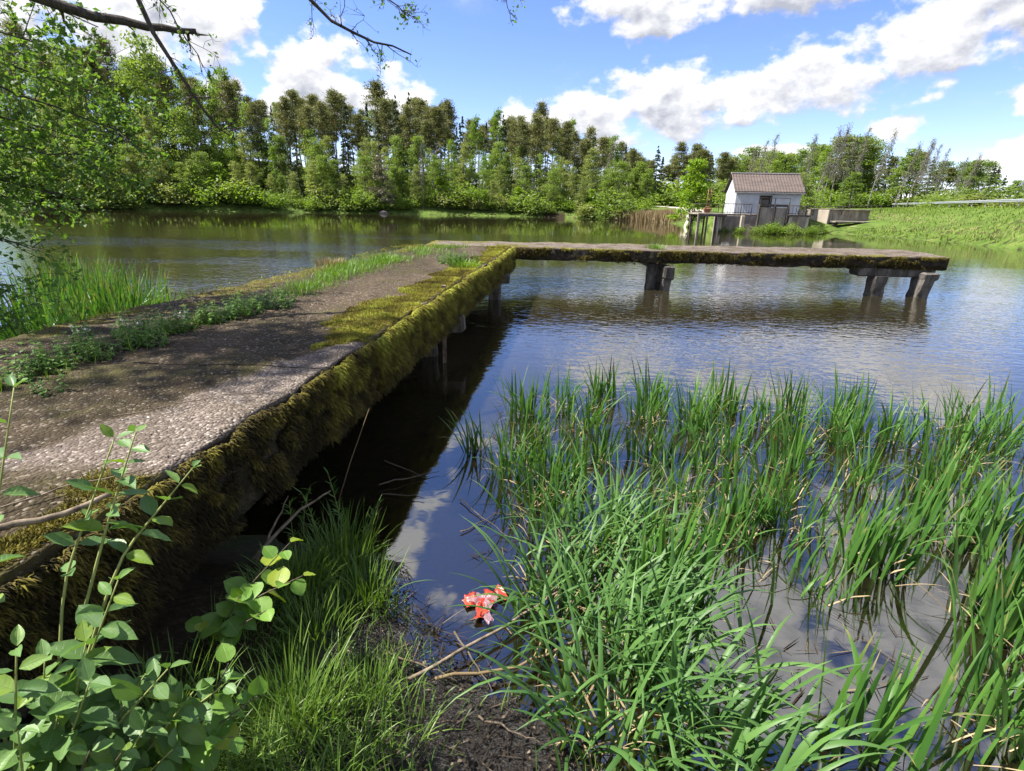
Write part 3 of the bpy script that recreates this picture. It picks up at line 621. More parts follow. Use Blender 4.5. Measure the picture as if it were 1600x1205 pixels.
# ------------------------------------------------------------------ trees of the far shore: prototype meshes
def limb(mb, p0, p1, r0_, r1_, n=5, sag=0.0, wob=0.05, sides=5, mi=0):
    p0 = np.array(p0, float); p1 = np.array(p1, float); t = np.linspace(0, 1, n)[:, None]
    pts = p0 * (1 - t) + p1 * t; ln = np.linalg.norm(p1 - p0)
    pts[1:-1] += rng.normal(0, wob * ln, (n - 2, 3)); pts[:, 2] -= (np.sin(t[:, 0] * np.pi) * sag * ln)
    mb.tube(pts, np.linspace(r0_, r1_, n), sides, mi); return pts
def deciduous(h, rad, base, n_clump, n_leaf, L=.34, conical=0.0, flat=.55, airy=1.0, stems=1, lean=0.0):
    tr, cr = MB(), MB()
    for s in range(stems):
        off = rng.normal(0, .35 * (stems > 1), 2); topx = rng.normal(0, .05 * h, 2) + np.array([lean * h, 0])
        limb(tr, (off[0], off[1], -.6), (topx[0], topx[1], h * .93), .012 * h / math.sqrt(stems) + .04, .02, 8, 0, .012, 7)
    cs = []; 
    for k in range(n_clump):
        zr = rng.random() ** .9; z = base + (h - base) * zr
        env = (1 - conical) * math.sqrt(max(0.02, 1 - (2 * zr - .75) ** 2 / 1.6)) + conical * (1.02 - zr) * 1.1
        a = rng.random() * 6.28; rr = rad * env * (0.35 + .65 * rng.random() ** .6)
        c = np.array([math.cos(a) * rr + lean * z, math.sin(a) * rr, z]); cs.append(c)
        if k % 2 == 0: limb(tr, (lean * z * .8, 0, max(.3, z - rr * .7)), c, .035, .008, 4, 0, .05, 4)
    cs = np.array(cs); nl = rng.poisson(n_leaf / n_clump, n_clump); who = np.repeat(np.arange(n_clump), nl)
    sg = rad * .23 * airy * (0.7 + .7 * rng.random(n_clump))[who]
    g3 = rng.normal(0, 1, (len(who), 3)); g3 = g3 / (1 + .25 * np.linalg.norm(g3, axis=1, keepdims=True)); c = cs[who] + g3 * sg[:, None] * np.array([1.25, 1.25, flat])
    ok = c[:, 2] > base * .5; c = c[ok]; who = who[ok]
    ct = (rng.random(n_clump) - .5) * .55
    leafquads(cr, c, L * (.6 + .8 * rng.random(len(c))), L * .62 * (.6 + .8 * rng.random(len(c))), tint=np.clip(.5 + ct[who] + rng.normal(0, .16, len(c)), 0, 1), updown=.8)
    return tr, cr
def pine(h, rad, bare, n_leaf):
    tr, cr = MB(), MB(); tw = rng.normal(0, .012 * h, 2)
    tp = limb(tr, (0, 0, -.6), (tw[0], tw[1], h * .97), .0115 * h + .03, .03, 9, 0, .007, 7)
    pts = []
    nb = 34
    for k in range(nb):
        zr = (k + rng.random()) / nb; z = h * (bare + (1 - bare) * zr)
        env = (0.55 + .45 * math.sin(min(1, zr * 1.7) * math.pi * .55)) * (1.06 - zr ** 1.6)
        a = k * 2.4 + rng.normal(0, .4); rr = rad * env * (.45 + .6 * rng.random())
        e = np.array([math.cos(a) * rr + tw[0] * zr, math.sin(a) * rr + tw[1] * zr, z + rr * (.05 + .35 * zr)])
        limb(tr, (tw[0] * zr * bare, tw[1] * zr * bare, z - .1), e, .045, .012, 4, .06, .05, 4)
        for f_ in (.55, .8, 1.0):
            if rng.random() < .88: pts.append(((1 - f_) * np.array([0, 0, z]) + f_ * e + rng.normal(0, .12 * rad, 3), .5 + .5 * f_))
    pts.append((np.array([tw[0], tw[1], h * .985]), .6)); pts.append((np.array([tw[0], tw[1], h * .94]), .8))
    cs = np.array([p[0] for p in pts]); ws = np.array([p[1] for p in pts]); k = rng.choice(len(cs), n_leaf, p=ws / ws.sum())
    c = cs[k] + rng.normal(0, 1, (n_leaf, 3)) * rad * .17 * np.array([1.15, 1.15, .5]); ct = (rng.random(len(cs)) - .5) * .5
    ax = unit(c - cs[k] + np.array([0, 0, .10 * rad])) * .9
    leafquads(cr, c, .42 * (.6 + .8 * rng.random(n_leaf)), .13 * (.6 + .8 * rng.random(n_leaf)), axis=ax, tint=np.clip(.5 + ct[k] + rng.normal(0, .17, n_leaf), 0, 1), updown=.6)
    return tr, cr
def spruce(h, rad, n_leaf):
    tr, cr = MB(), MB(); limb(tr, (0, 0, -.6), (0, 0, h), .013 * h, .015, 8, 0, .003, 6)
    nb = 70; zr = np.sort(rng.random(nb) ** 1.15); k = np.repeat(np.arange(nb), n_leaf // nb); n = len(k)
    a = (np.arange(nb) * 2.4 + rng.normal(0, .3, nb))[k]; f = rng.random(n) ** .6; rr = rad * (1.02 - zr[k]) ** .85 * (0.75 + .35 * rng.random(nb)[k]) * f
    z = h * (.08 + .92 * zr[k]) - rr * .28 + rng.normal(0, .08, n); aw = a + rng.normal(0, .22, n)
    c = np.stack([np.cos(aw) * rr, np.sin(aw) * rr, z], -1); ax = np.stack([np.cos(aw), np.sin(aw), -.45 + 0 * aw], -1)
    leafquads(cr, c, .40 * (.6 + .7 * rng.random(n)), .15 * (.6 + .7 * rng.random(n)), axis=ax, tint=np.clip(.35 + .3 * f + rng.normal(0, .17, n), 0, 1), updown=.6)
    return tr, cr
def bare_tree(h, lean, n_leaf, wind=1.0):
    tr, cr = MB(), MB(); tipx = lean * h
    t = np.linspace(0, 1, 9); tp = np.stack([tipx * t ** 1.3, .02 * h * np.sin(t * 5), h * t], -1); tp[0, 2] = -.5
    tr.tube(tp, np.linspace(.006 * h + .02, .012, 9), 6); ends = []
    for k in range(46):
        zr = .28 + .70 * (k + rng.random()) / 46; b = np.array([np.interp(zr, t, tp[:, 0]), np.interp(zr, t, tp[:, 1]), h * zr]); a = rng.random() * 6.28
        ln = h * .20 * (1.12 - zr) ** .7 * (.6 + .7 * rng.random())
        e = b + np.array([math.cos(a) * ln * .55 + lean * ln * 1.4, math.sin(a) * ln * .55, ln * .95]); limb(tr, b, e, .028, .008, 4, -.06, .05, 4)
        for j in range(5):
            f = .35 + .65 * rng.random(); q = b * (1 - f) + e * f; e2 = q + np.array([rng.normal(0, .3) + lean * 1.2, rng.normal(0, .3), .35 + .5 * rng.random()]) * ln * .42
            limb(tr, q, e2, .012, .005, 3, -.04, .05, 3); ends.append(q); ends.append(e2)
    ends = np.array(ends); k = rng.integers(0, len(ends), n_leaf); c = ends[k] + rng.normal(0, .25, (n_leaf, 3))
    leafquads(cr, c, .22 * (.6 + .8 * rng.random(n_leaf)), .13, tint=rng.random(n_leaf))
    return tr, cr
def bush(rad, h, n_leaf, L=.26):
    cr = MB(); tr = MB(); nc = 16; a = rng.random(nc) * 6.28; r_ = rad * rng.random(nc) ** .6; z = h * (.15 + .75 * rng.random(nc)) * (1.1 - .5 * r_ / rad)
    cs = np.stack([np.cos(a) * r_, np.sin(a) * r_, z], -1); k = rng.integers(0, nc, n_leaf); c = cs[k] + rng.normal(0, 1, (n_leaf, 3)) * np.array([.26 * rad, .26 * rad, .14 * h]); c[:, 2] = np.abs(c[:, 2])
    for j in range(7): limb(tr, (rng.normal(0, .15), rng.normal(0, .15), -.3), cs[j], .03, .008, 4, 0, .05, 4)
    ct = (rng.random(nc) - .5) * .5
    leafquads(cr, c, L * (.6 + .8 * rng.random(n_leaf)), L * .6, tint=np.clip(.5 + ct[k] + rng.normal(0, .17, n_leaf), 0, 1), updown=.8); return tr, cr
PROTO = {}
MAT['bark_bare'] = simple('bark_bare', (0.13, 0.115, 0.10), (0.27, 0.245, 0.22), 5, .9, .4, .01)
def proto(key, pair, bark, leaf):
    tr, cr = pair; PROTO.setdefault(key, []).append((tr.data(key + '_trunk', MAT[bark]), cr.data(key + '_crown', MAT[leaf])))
for k in range(4): proto('alder', deciduous(11, 2.3 + .3 * k, 1.6, 54, 5200, .28, .55), 'bark_grey', 'leaf_alder')
for k in range(3): proto('pale', deciduous(12, 2.2, 2.0, 54, 4600, .27, .45, airy=1.05), 'bark_grey', 'leaf_pale')
for k in range(3): proto('birch', deciduous(14, 2.1, 3.5, 44, 3800, .27, .45, .8), 'bark_birch', 'leaf_fresh')
for k in range(2): proto('lime', deciduous(7, 2.0, .8, 36, 4200, .28, .5), 'bark_grey', 'leaf_lime')
for k in range(5): proto('pine', pine(18, 2.5, .46 + .05 * k, 5000), 'bark_pine', 'needle_pine')
for k in range(2): proto('spruce', spruce(16, 2.7, 5000), 'bark_grey', 'needle_spruce')
for k in range(4): proto('bare', bare_tree(15, .03 + .05 * k, 900), 'bark_bare', 'leaf_grey')
for k in range(3): proto('bush', bush(1.5, 2.4, 1500), 'bark_grey', ('leaf_alder', 'leaf_fresh', 'leaf_pale')[k])
proto('greytree', deciduous(8, 2.0, .4, 40, 3600, .26, .6), 'bark_grey', 'leaf_grey')
def plant_tree(key, name, x, y, height, wide=1.0, label='', cat='tree', group=None, var=None, rz=None, nominal={'alder': 11, 'pale': 12, 'birch': 14, 'lime': 7, 'pine': 18, 'spruce': 16, 'bare': 15, 'bush': 2.4, 'greytree': 8}):
    ps = PROTO[key]; tr, cr = ps[var if var is not None else int(rng.integers(len(ps)))]
    r = empty(name, (x, y, H(np.array(x), np.array(y)) - .05), rng.random() * 6.28 if rz is None else rz)
    s = height / nominal[key]; sxy = s * wide
    instance('trunk', tr, r, sc=(sxy, sxy, s)); instance('crown', cr, r, sc=(sxy, sxy, s)); return tag(r, label, cat, group)
SKY_B = np.array([-60, -45, -36.4, -32.4, -28.2, -23.6, -18.2, -12.6, -9.7, -3.7, 1.2, 5.6, 8.6, 11.8, 15.3, 17.5, 20.3, 22.8, 25.4, 27.7, 30.1, 32.5, 35.0, 36.9, 39.1, 40.9, 45, 60])
SKY_T = np.array([.17, .17, .173, .177, .168, .134, .142, .141, .146, .131, .136, .115, .108, .076, .076, .089, .081, .106, .102, .110, .109, .090, .089, .072, .073, .05, .05, .05])
def sky_h(x, y, jit=0.0):     # height a tree here needs to reach the forest's skyline
    b = math.degrees(math.atan2(x, y)); return (np.interp(b, SKY_B, SKY_T) * (1 + jit)) * math.hypot(x, y) + CAM_H - H(np.array(x), np.array(y))
def shore_pt(i0, i1, t, d):
    seg = POND[i0:i1 + 1]; ln = np.concatenate([[0], np.cumsum(np.linalg.norm(np.diff(seg, axis=0), axis=1))]); s = t * ln[-1]
    k = min(np.searchsorted(ln, s, 'right') - 1, len(seg) - 2); f = (s - ln[k]) / (ln[k + 1] - ln[k]); p_ = seg[k] + f * (seg[k + 1] - seg[k])
    e = seg[k + 1] - seg[k]; nrm = np.array([e[1], -e[0]]) / np.linalg.norm(e); return p_ + nrm * d
def far_pt(t, d):                                      # bearing from right to left, d metres behind the far waterline
    b_ = R(13.0 - 54.0 * t); dd = np.arange(25, 120, .5); s_ = pond_sd(dd * math.sin(b_), dd * math.cos(b_)); k = np.where((s_ > 0) & (dd > 40))[0][0]
    return np.array([math.sin(b_), math.cos(b_)]) * (dd[k] + d)
I0, I1 = 21, 29                                        # (17,76) ... (-62,50)
# pines on the rise behind
n = 150
for k in range(n):
    d = 14 + 26 * ((k * .618) % 1); p_ = far_pt((k + .5 + rng.normal(0, .25)) / n, d)
    hh_ = sky_h(*p_, rng.normal(-.03, .085))
    bear = math.degrees(math.atan2(*p_))
    key = 'pine'
    if bear < -24 and rng.random() < .45: key = 'alder' if rng.random() < .6 else 'birch'
    elif rng.random() < .09: key = 'birch'
    elif rng.random() < .22: key = 'spruce'
    lab = {'pine': 'tall brown green pine with bare reddish trunk in the back of the far shore forest', 'spruce': 'dark narrow spruce standing among the pines of the far shore forest',
           'birch': 'fresh light green birch among the pines at the back of the far forest', 'alder': 'broad green leafy tree on the rise at the left of the far forest'}[key]
    plant_tree(key, {'pine': 'pine_tree', 'spruce': 'spruce_tree', 'birch': 'birch_tree', 'alder': 'leafy_tree'}[key], p_[0], p_[1], max(6, hh_), .98 if key == 'pine' else .85, lab, 'tree', 'back rank of the far shore forest: ' + key)
# middle rank
n = 64
for k in range(n):
    d = 7 + 8 * ((k * .618 + .3) % 1); p_ = far_pt((k + .5 + rng.normal(0, .3)) / n, d); u_ = rng.random()
    key = 'pale' if u_ < .34 else 'alder' if u_ < .66 else 'birch' if u_ < .82 else 'spruce'
    hh_ = sky_h(*p_) * (.48 + .24 * rng.random())
    lab = {'pale': 'pale green airy tree in the middle rank of the far forest', 'alder': 'dark green leafy tree in the middle rank of the far forest',
           'birch': 'light green birch with white trunk in the middle rank of the far forest', 'spruce': 'dark conical spruce in the middle rank of the far forest'}[key]
    plant_tree(key, {'pale': 'leafy_tree', 'alder': 'alder_tree', 'birch': 'birch_tree', 'spruce': 'spruce_tree'}[key], p_[0], p_[1], hh_, .86, lab, 'tree', 'middle rank of the far forest: ' + key)
# low growth under the pines closes the view between the trunks
n = 60
for k in range(n):
    p_ = far_pt((k + .5 + rng.normal(0, .3)) / n, 11 + 9 * rng.random()); key = 'alder' if rng.random() < .6 else 'pale'
    plant_tree(key, 'undergrowth_tree', p_[0], p_[1], 3.6 + 2.8 * rng.random(), 1.5, 'low tree', 'tree', 'undergrowth behind the far trees: ' + key)
# trees leaning over the water's edge
n = 44
for k in range(n):
    d = 1.2 + 3.5 * rng.random(); p_ = far_pt((k + .5 + rng.normal(0, .3)) / n, d); u_ = rng.random()
    bear = math.degrees(math.atan2(*p_))
    if -14.5 < bear < -12.0 or bear > 10: continue
    key = 'alder' if u_ < .5 else 'pale' if u_ < .8 else 'lime'
    hh_ = sky_h(*p_) * (.26 + .24 * rng.random()) * (.8 if key == 'lime' else 1)
    lab = {'pale': 'pale green tree on the waterline of the far shore', 'alder': 'green alder on the waterline of the far shore', 'lime': 'small bright green tree on the waterline of the far shore'}[key]
    o = plant_tree(key, {'pale': 'leafy_tree', 'alder': 'alder_tree', 'lime': 'young_tree'}[key], p_[0], p_[1], hh_, 1.1, lab, 'tree', 'front rank on the far waterline: ' + key)
for t_, d in ((.46, 1.0),):
    p_ = np.array([-19.3, 82.6]); plant_tree('greytree', 'leafless_tree', p_[0], p_[1], 7.2, 1.0, 'greyish brown half bare tree on the far waterline above a pale boulder', 'tree')
    p_ = np.array([-13.6, 83.6]); plant_tree('bare', 'dead_tree', p_[0], p_[1], 9.0, .5, 'thin pale dead trunk on the far waterline right of the grey tree', 'tree', var=0)
n = 40
for k in range(n):
    p_ = far_pt((k + .5 + rng.normal(0, .3)) / n, .5 + 2.6 * rng.random()); v_ = int(rng.integers(3))
    plant_tree('bush', 'waterside_bush', p_[0], p_[1], 1.4 + 2.2 * rng.random(), 1.3, ('dark green bush', 'bright green bush', 'pale green bush')[v_] + ' at the foot of the far forest', 'bush', 'bushes on the far waterline: ' + ('dark', 'bright', 'pale')[v_], var=v_)
# around and behind the intake house
for (x, y, hh_, key, wd, lab, nm) in [
    (17.6, 57.5, 6.2, 'lime', 1.0, 'vivid lime green tree just left of the small house', 'young_tree'),
    (14.5, 82, 6.5, 'alder', 1.2, 'rounded green tree on the shore left of the sandy track', 'alder_tree'),
    (18.5, 82, 5.0, 'alder', 1.2, 'low broad green tree beside the upper end of the sandy track', 'alder_tree'),
    (11.0, 86, 8.5, 'pale', 1.0, 'pale tree with grey branches at the right end of the far forest', 'leafy_tree'),
    (13.0, 90, 9.5, 'bare', 1.0, 'bare pale limbed tree at the right end of the far forest', 'bare_tree'),
    (24.5, 88, 9.0, 'pine', 1.25, 'dark pine rising left of the lime green tree', 'pine_tree'),
    (21.5, 90, 8.8, 'spruce', 1.1, 'dark spruce on the skyline above the sandy track', 'spruce_tree'),
    (31.5, 64, 4.2, 'pale', 1.6, 'rounded pale willow just right of the small house roof', 'willow_tree'),
    (30.2, 68, 5.6, 'alder', 1.2, 'green tree peeping out behind the right end of the roof', 'leafy_tree'),
    (40.5, 70, 4.4, 'alder', 1.5, 'bushy bright green tree behind the guardrail end', 'leafy_tree')]:
    plant_tree(key, nm, x, y, hh_, wd, lab, 'tree')
# wood beyond the road
for k in range(16):
    b_ = R(9.5 + 10.5 * k / 15); dd = 92 + 6 * rng.random(); x, y = dd * math.sin(b_), dd * math.cos(b_); v_ = int(rng.integers(3))
    plant_tree('bush', 'roadside_bush', x, y, 3.0 + 1.6 * rng.random(), 1.3, 'green bush', 'bush', 'bushes beyond the road: ' + ('dark', 'bright', 'pale')[v_], var=v_)
for k in range(26):
    b_ = R(10.5 + 10.5 * rng.random()); dd = 100 + 26 * rng.random(); x, y = dd * math.sin(b_), dd * math.cos(b_); key = 'pine' if rng.random() < .7 else 'spruce'
    plant_tree(key, key + '_tree', x, y, sky_h(x, y, rng.normal(-.05, .07)), 1.2, 'dark ' + key + ' in the distant wood left of the small house', 'tree', 'distant wood left of the house: ' + key)
for k in range(48):
    b_ = R(19.5 + 23 * ((k * .618) % 1)); dd = 112 + 34 * rng.random(); x, y = dd * math.sin(b_), dd * math.cos(b_); u_ = rng.random(); bd = math.degrees(b_)
    key = ('alder' if u_ < .35 else 'pale' if u_ < .7 else 'birch') if bd < 31 else ('spruce' if u_ < .35 else 'pine' if u_ < .55 else 'alder')
    nm = {'alder': 'leafy_tree', 'pale': 'leafy_tree', 'birch': 'birch_tree', 'spruce': 'spruce_tree', 'pine': 'pine_tree'}[key]
    f = (.95 if bd < 31 else .95) * (1 - .25 * rng.random())
    plant_tree(key, nm, x, y, max(4, sky_h(x, y) * f), 1.3, {'alder': 'mid green leafy tree', 'pale': 'pale green airy tree', 'birch': 'light green birch', 'spruce': 'dark conical spruce', 'pine': 'brownish green pine'}[key] + ' in the belt of trees behind the house and road', 'tree', 'tree belt behind the road: ' + key)
for k, b_ in enumerate((21.8, 22.6, 23.3, 26.2, 27.4, 27.9, 28.6, 29.4, 30.2, 31.5, 33.4, 34.2, 34.7, 35.3, 35.9, 37.6, 37.2)):
    dd = 100 + 12 * rng.random(); x, y = dd * math.sin(R(b_)), dd * math.cos(R(b_))
    plant_tree('bare', 'bare_tree', x, y, sky_h(x, y, rng.normal(.0, .05)), .9, 'half bare grey tree bent to the right on the skyline behind the road', 'tree', 'wind-bent bare trees on the skyline', rz=-.3 + .5 * rng.random())
for k in range(34):
    b_ = R(19 + 24 * (k + rng.random()) / 34); dd = 82 + 20 * rng.random(); x, y = dd * math.sin(b_), dd * math.cos(b_)
    if crest_dist(np.array(x), np.array(y)) < 3 and math.degrees(b_) > 27: dd = 118; x, y = dd * math.sin(b_), dd * math.cos(b_)
    v_ = int(rng.integers(3)); plant_tree('bush', 'roadside_bush', x, y, 1.3 + 1.9 * rng.random(), 1.6, ('dark green bush', 'bright green bush', 'pale green bush')[v_] + ' beyond the house and road', 'bush', 'bushes beyond the road: ' + ('dark', 'bright', 'pale')[v_], var=v_)

# ------------------------------------------------------------------ boulder, pale reed bank, sandy track
b = MB(); v = []; 
th, ph = np.meshgrid(np.linspace(0, 2 * np.pi, 14, endpoint=False), np.linspace(-.4, np.pi / 2, 7)); dirs = np.stack([np.cos(th) * np.cos(ph), np.sin(th) * np.cos(ph), np.sin(ph)], -1)
rr = .8 + .5 * fbm(dirs.reshape(-1, 3) * 1.6 + 5, 3, 3).reshape(th.shape); v = dirs * rr[..., None] * np.array([.62, .5, .42]) + np.array([-19.0, 81.3, 0]); ii = np.arange(98).reshape(7, 14)
b.add(v, np.stack([ii[:-1], np.roll(ii, -1, 1)[:-1], np.roll(ii, -1, 1)[1:], ii[1:]], -1).reshape(-1, 4))
MAT['rock'] = simple('rock', (0.11, 0.09, 0.08), (0.26, 0.22, 0.20), 2.5, .9, .6, .05)
tag(b.build('boulder', MAT['rock']), 'pale boulder at the far waterline under the grey tree', 'boulder')
b = MB(); N = 9000; t = rng.random(N); q0 = np.array([(17.6, 76.0)]); bx_ = np.interp(t, [0, .5, 1], [14.0, 16.8, 19.0]) + rng.normal(0, .5, N); by_ = np.interp(t, [0, .5, 1], [78.6, 75.8, 68.5]) + rng.normal(0, .9, N)
blades(b, np.stack([bx_, by_, np.maximum(0, H(bx_, by_)) - .05], -1), .9 + .6 * rng.random(N), rng.random(N) * 6.28, np.abs(rng.normal(0, .12, N)), rng.random(N) * .4, np.full(N, .06), segs=2)
tag(b.build('dry_reed_bank', MAT['reed_dead']), 'tan dry reeds along the bank left of the house', kind='stuff')
TR = np.array([(17.5, 56.5), (19.6, 61), (21.8, 68), (22.6, 76), (21.6, 90)]); s_ = np.linspace(0, 1, 50); tx = np.interp(s_, np.linspace(0, 1, 5), TR[:, 0]); ty = np.interp(s_, np.linspace(0, 1, 5), TR[:, 1])
b = MB(); off = np.array([-1.1, -.4, .4, 1.1]); TX = tx[:, None] + off[None]; TY = np.repeat(ty[:, None], 4, 1); TZ = H(TX, TY) + np.array([-.03, .05, .05, -.03])[None]; ii = np.arange(200).reshape(50, 4)
b.add(np.stack([TX, TY, TZ], -1), np.stack([ii[:-1, :-1], ii[:-1, 1:], ii[1:, 1:], ii[1:, :-1]], -1).reshape(-1, 4))
MAT['sand'] = simple('sand', (0.30, 0.26, 0.21), (0.52, 0.47, 0.40), 1.5, .95, .4, .02)
tag(b.build('sandy_path', MAT['sand']), kind='structure')

# ------------------------------------------------------------------ the small intake house
MAT['plaster'] = simple('plaster', (0.40, 0.41, 0.43), (0.52, 0.53, 0.54), 1.6, .9, .25, .01)
MAT['roofing'] = simple('roofing', (0.065, 0.050, 0.044), (0.12, 0.092, 0.080), 2.2, .75, .4, .02, streak=(.4, 3, 3))
MAT['trim_pale'] = simple('trim_pale', (0.42, 0.38, 0.35), (0.58, 0.54, 0.50), 3, .8, .2, .01)
MAT['dark_wood'] = simple('dark_wood', (0.020, 0.015, 0.012), (0.055, 0.042, 0.034), 8, .8, .4, .01)
MAT['rust'] = simple('rust', (0.12, 0.050, 0.030), (0.30, 0.16, 0.09), 12, .8, .4, .01)
MAT['steel_dark'] = simple('steel_dark', (0.030, 0.024, 0.021), (0.095, 0.075, 0.063), 8, .7, .3, .01)
MAT['old_concrete'] = simple('old_concrete', (0.14, 0.118, 0.092), (0.36, 0.31, 0.25), 2.2, .92, .6, .03, streak=(1, 1, .4))
MAT['gate_concrete'] = simple('gate_concrete', (0.17, 0.145, 0.12), (0.36, 0.31, 0.26), 1.4, .92, .6, .03, streak=(1, 1, .5))
MAT['tan_concrete'] = simple('tan_concrete', (0.34, 0.285, 0.22), (0.50, 0.43, 0.34), 1.4, .92, .5, .02, streak=(1, 1, .5))
MAT['glass_dark'] = simple('glass_dark', (0.010, 0.010, 0.012), (0.03, 0.03, 0.035), 3, .15, .05, .002, .5)
MAT['galvanised'] = simple('galvanised', (0.30, 0.32, 0.34), (0.44, 0.46, 0.48), 3, .45, .1, .004, .5, metal=.35)
HR = R(-8); house = empty('intake_house', (19.44, 51.0, 1.42), HR)
tag(house, 'small pale grey house with brown pitched roof standing over the pond intake', 'house')
W_, D_, EV, RG = 5.45, 4.0, 2.04, 3.50
def hb(name, c, size, mt, parent=None, bev=0.0, rz=0.0):
    b = MB(); b.box(c, size, rz, bev=bev); return b.build(name, MAT[mt], parent or house, smooth=False)
b = MB(); t_ = .22                                       # walls with a real opening for the doorway
dx0, dx1, dz1 = 2.1, 2.98, 1.52
for x0, x1, z0, z1 in ((0, dx0, 0, EV), (dx1, W_, 0, EV), (dx0, dx1, dz1, EV)): b.box(((x0 + x1) / 2, t_ / 2, (z0 + z1) / 2), (x1 - x0, t_, z1 - z0))
b.build('front_wall', MAT['plaster'], house, smooth=False)
hb('back_wall', (W_ / 2, D_ - t_ / 2, EV / 2), (W_, t_, EV), 'plaster')
for nm, x in (('gable_wall', 0.0), ('gable_wall', W_ - t_)):
    b = MB(); yy = [(t_, 0), (D_ - t_, 0), (D_ - t_, EV), (D_ / 2, RG - .12), (t_, EV)]
    v = [(x, a, c) for a, c in yy] + [(x + t_, a, c) for a, c in yy]; n5 = 5
    q = [(i, (i + 1) % 5, 5 + (i + 1) % 5, 5 + i) for i in range(5)]; t = [(0, 4, 1), (1, 4, 2), (2, 4, 3), (5, 6, 9), (6, 7, 9), (7, 8, 9)]
    b.add(v, q, t); b.build(nm, MAT['plaster'], house, smooth=False)
def roofside(sgn):
    b = MB(); nxs = 72; ov = .28; xs = np.linspace(-.22, W_ + .22, nxs); y0 = -ov if sgn > 0 else D_ + ov; ym = D_ / 2; z0 = EV - .10; z1 = RG
    rows = 8; vv = []
    for k in range(rows + 1):
        f = k / rows; y = y0 + (ym - y0) * f; z = z0 + (z1 - z0) * f + (.02 if k % 2 else 0)
        vv.append(np.stack([xs, np.full(nxs, y), z + .025 * np.sin(np.arange(nxs) * np.pi / 1.5)], -1))
    for k in range(rows + 1): vv.append(vv[k] - np.array([0, 0, .06]))
    v = np.concatenate(vv); q = []
    def I(r_, c_): return r_ * nxs + c_
    for r_ in range(rows):
        for c_ in range(nxs - 1):
            q.append((I(r_, c_), I(r_, c_ + 1), I(r_ + 1, c_ + 1), I(r_ + 1, c_))); q.append((I(r_ + rows + 1, c_), I(r_ + rows + 2, c_), I(r_ + rows + 2, c_ + 1), I(r_ + rows + 1, c_ + 1)))
    for c_ in range(nxs - 1): q.append((I(0, c_ + 1), I(0, c_), I(rows + 1, c_), I(rows + 1, c_ + 1)))
    for r_ in range(rows): q.append((I(r_, 0), I(r_ + 1, 0), I(r_ + rows + 2, 0), I(r_ + rows + 1, 0))); q.append((I(r_ + 1, nxs - 1), I(r_, nxs - 1), I(r_ + rows + 1, nxs - 1), I(r_ + rows + 2, nxs - 1)))
    b.add(v, q); return b.build('roof', MAT['roofing'], house, smooth=False)
rf = roofside(1); roofside(-1)
hb('ridge_cap', (W_ / 2, D_ / 2, RG + .035), (W_ + .46, .26, .09), 'trim_pale', rf); hb('eave_board', (W_ / 2, -.24, EV - .20), (W_ + .42, .05, .12), 'trim_pale', rf)
hb('ridge_vent', (2.75, D_ / 2, RG + .15), (.22, .2, .14), 'steel_dark', rf, .02)
dr = hb('door', ((dx0 + dx1) / 2, t_ - .04, dz1 / 2), (dx1 - dx0, .06, dz1), 'dark_wood'); hb('door_panel', ((dx0 + dx1) / 2, t_ - .085, dz1 / 2 + .2), (dx1 - dx0 - .25, .03, .6), 'glass_dark', dr)
b = MB(); b.tube([(dx0 - .04, -.03, 0), (dx0 - .04, -.03, dz1 + .04)], .045, 4); b.tube([(dx1 + .04, -.03, 0), (dx1 + .04, -.03, dz1 + .04)], .045, 4); b.tube([(dx0 - .04, -.03, dz1 + .05), (dx1 + .04, -.03, dz1 + .05)], .05, 4); b.build('door_frame', MAT['dark_wood'], house, smooth=False)
b = MB(); b.tube([(3.1, -.01, 1.78), (3.1, -.14, 1.74)], [.05, .09], 8); b.build('wall_lamp', MAT['steel_dark'], house)
hb('foundation', (W_ / 2, D_ / 2, -.78), (W_ - .12, D_ - .12, 1.56), 'old_concrete')
hb('foundation_block', (-.42, .6, -.55), (.9, 1.2, 1.05), 'tan_concrete', None, .03)

# intake works in front of the house
def rail(name, p0, p1, h=.72, pitch=.24, mt='steel_dark', label=None, mid=True):
    p0 = np.array(p0, float); p1 = np.array(p1, float); r = empty(name, tuple((p0 + p1) / 2)); c = (p0 + p1) / 2; ln = np.linalg.norm(p1 - p0)
    up_ = np.array([0, 0, h]); b = MB(); b.tube([p0 + up_ - c, p1 + up_ - c], .03, 5); b.build('top_rail', MAT[mt], r)
    if mid: b = MB(); b.tube([p0 + up_ * .12 - c, p1 + up_ * .12 - c], .02, 4); b.build('bottom_rail', MAT[mt], r)
    n = max(2, int(round(ln / pitch)) + 1); b = MB(); b.tube([(0, 0, 0), (0, 0, h)], .014, 4); me = b.data('baluster', MAT[mt]); b = MB(); b.tube([(0, 0, -.03), (0, 0, h + .02)], .032, 5); mp = b.data('rail_post', MAT[mt])
    for k in range(n):
        f = k / (n - 1); q = p0 + (p1 - p0) * f - c; post = k % 7 == 0 or k == n - 1
        if post or mid: instance('post' if post else 'baluster', mp if post else me, r, tuple(q))
    return tag(r, label, 'railing')
plat = empty('intake_platform', (15.9, 47.2, 0)); tag(plat, 'old concrete platform on tall posts left of the house', 'platform')
def pb_(name, c, size, mt='old_concrete', parent=plat, rz=0.0, bev=.02):
    b = MB(); b.box(np.array(c) - np.array(parent.location), size, rz, bev=bev, jit=.01); return b.build(name, MAT[mt], parent, smooth=False)
pb_('deck_slab', (16.0, 47.2, 1.44), (2.6, 2.4, .13)); pb_('cross_beam', (15.9, 46.1, 1.31), (2.3, .2, .13), 'steel_dark'); pb_('cross_beam', (15.9, 48.2, 1.31), (2.3, .2, .13), 'steel_dark')
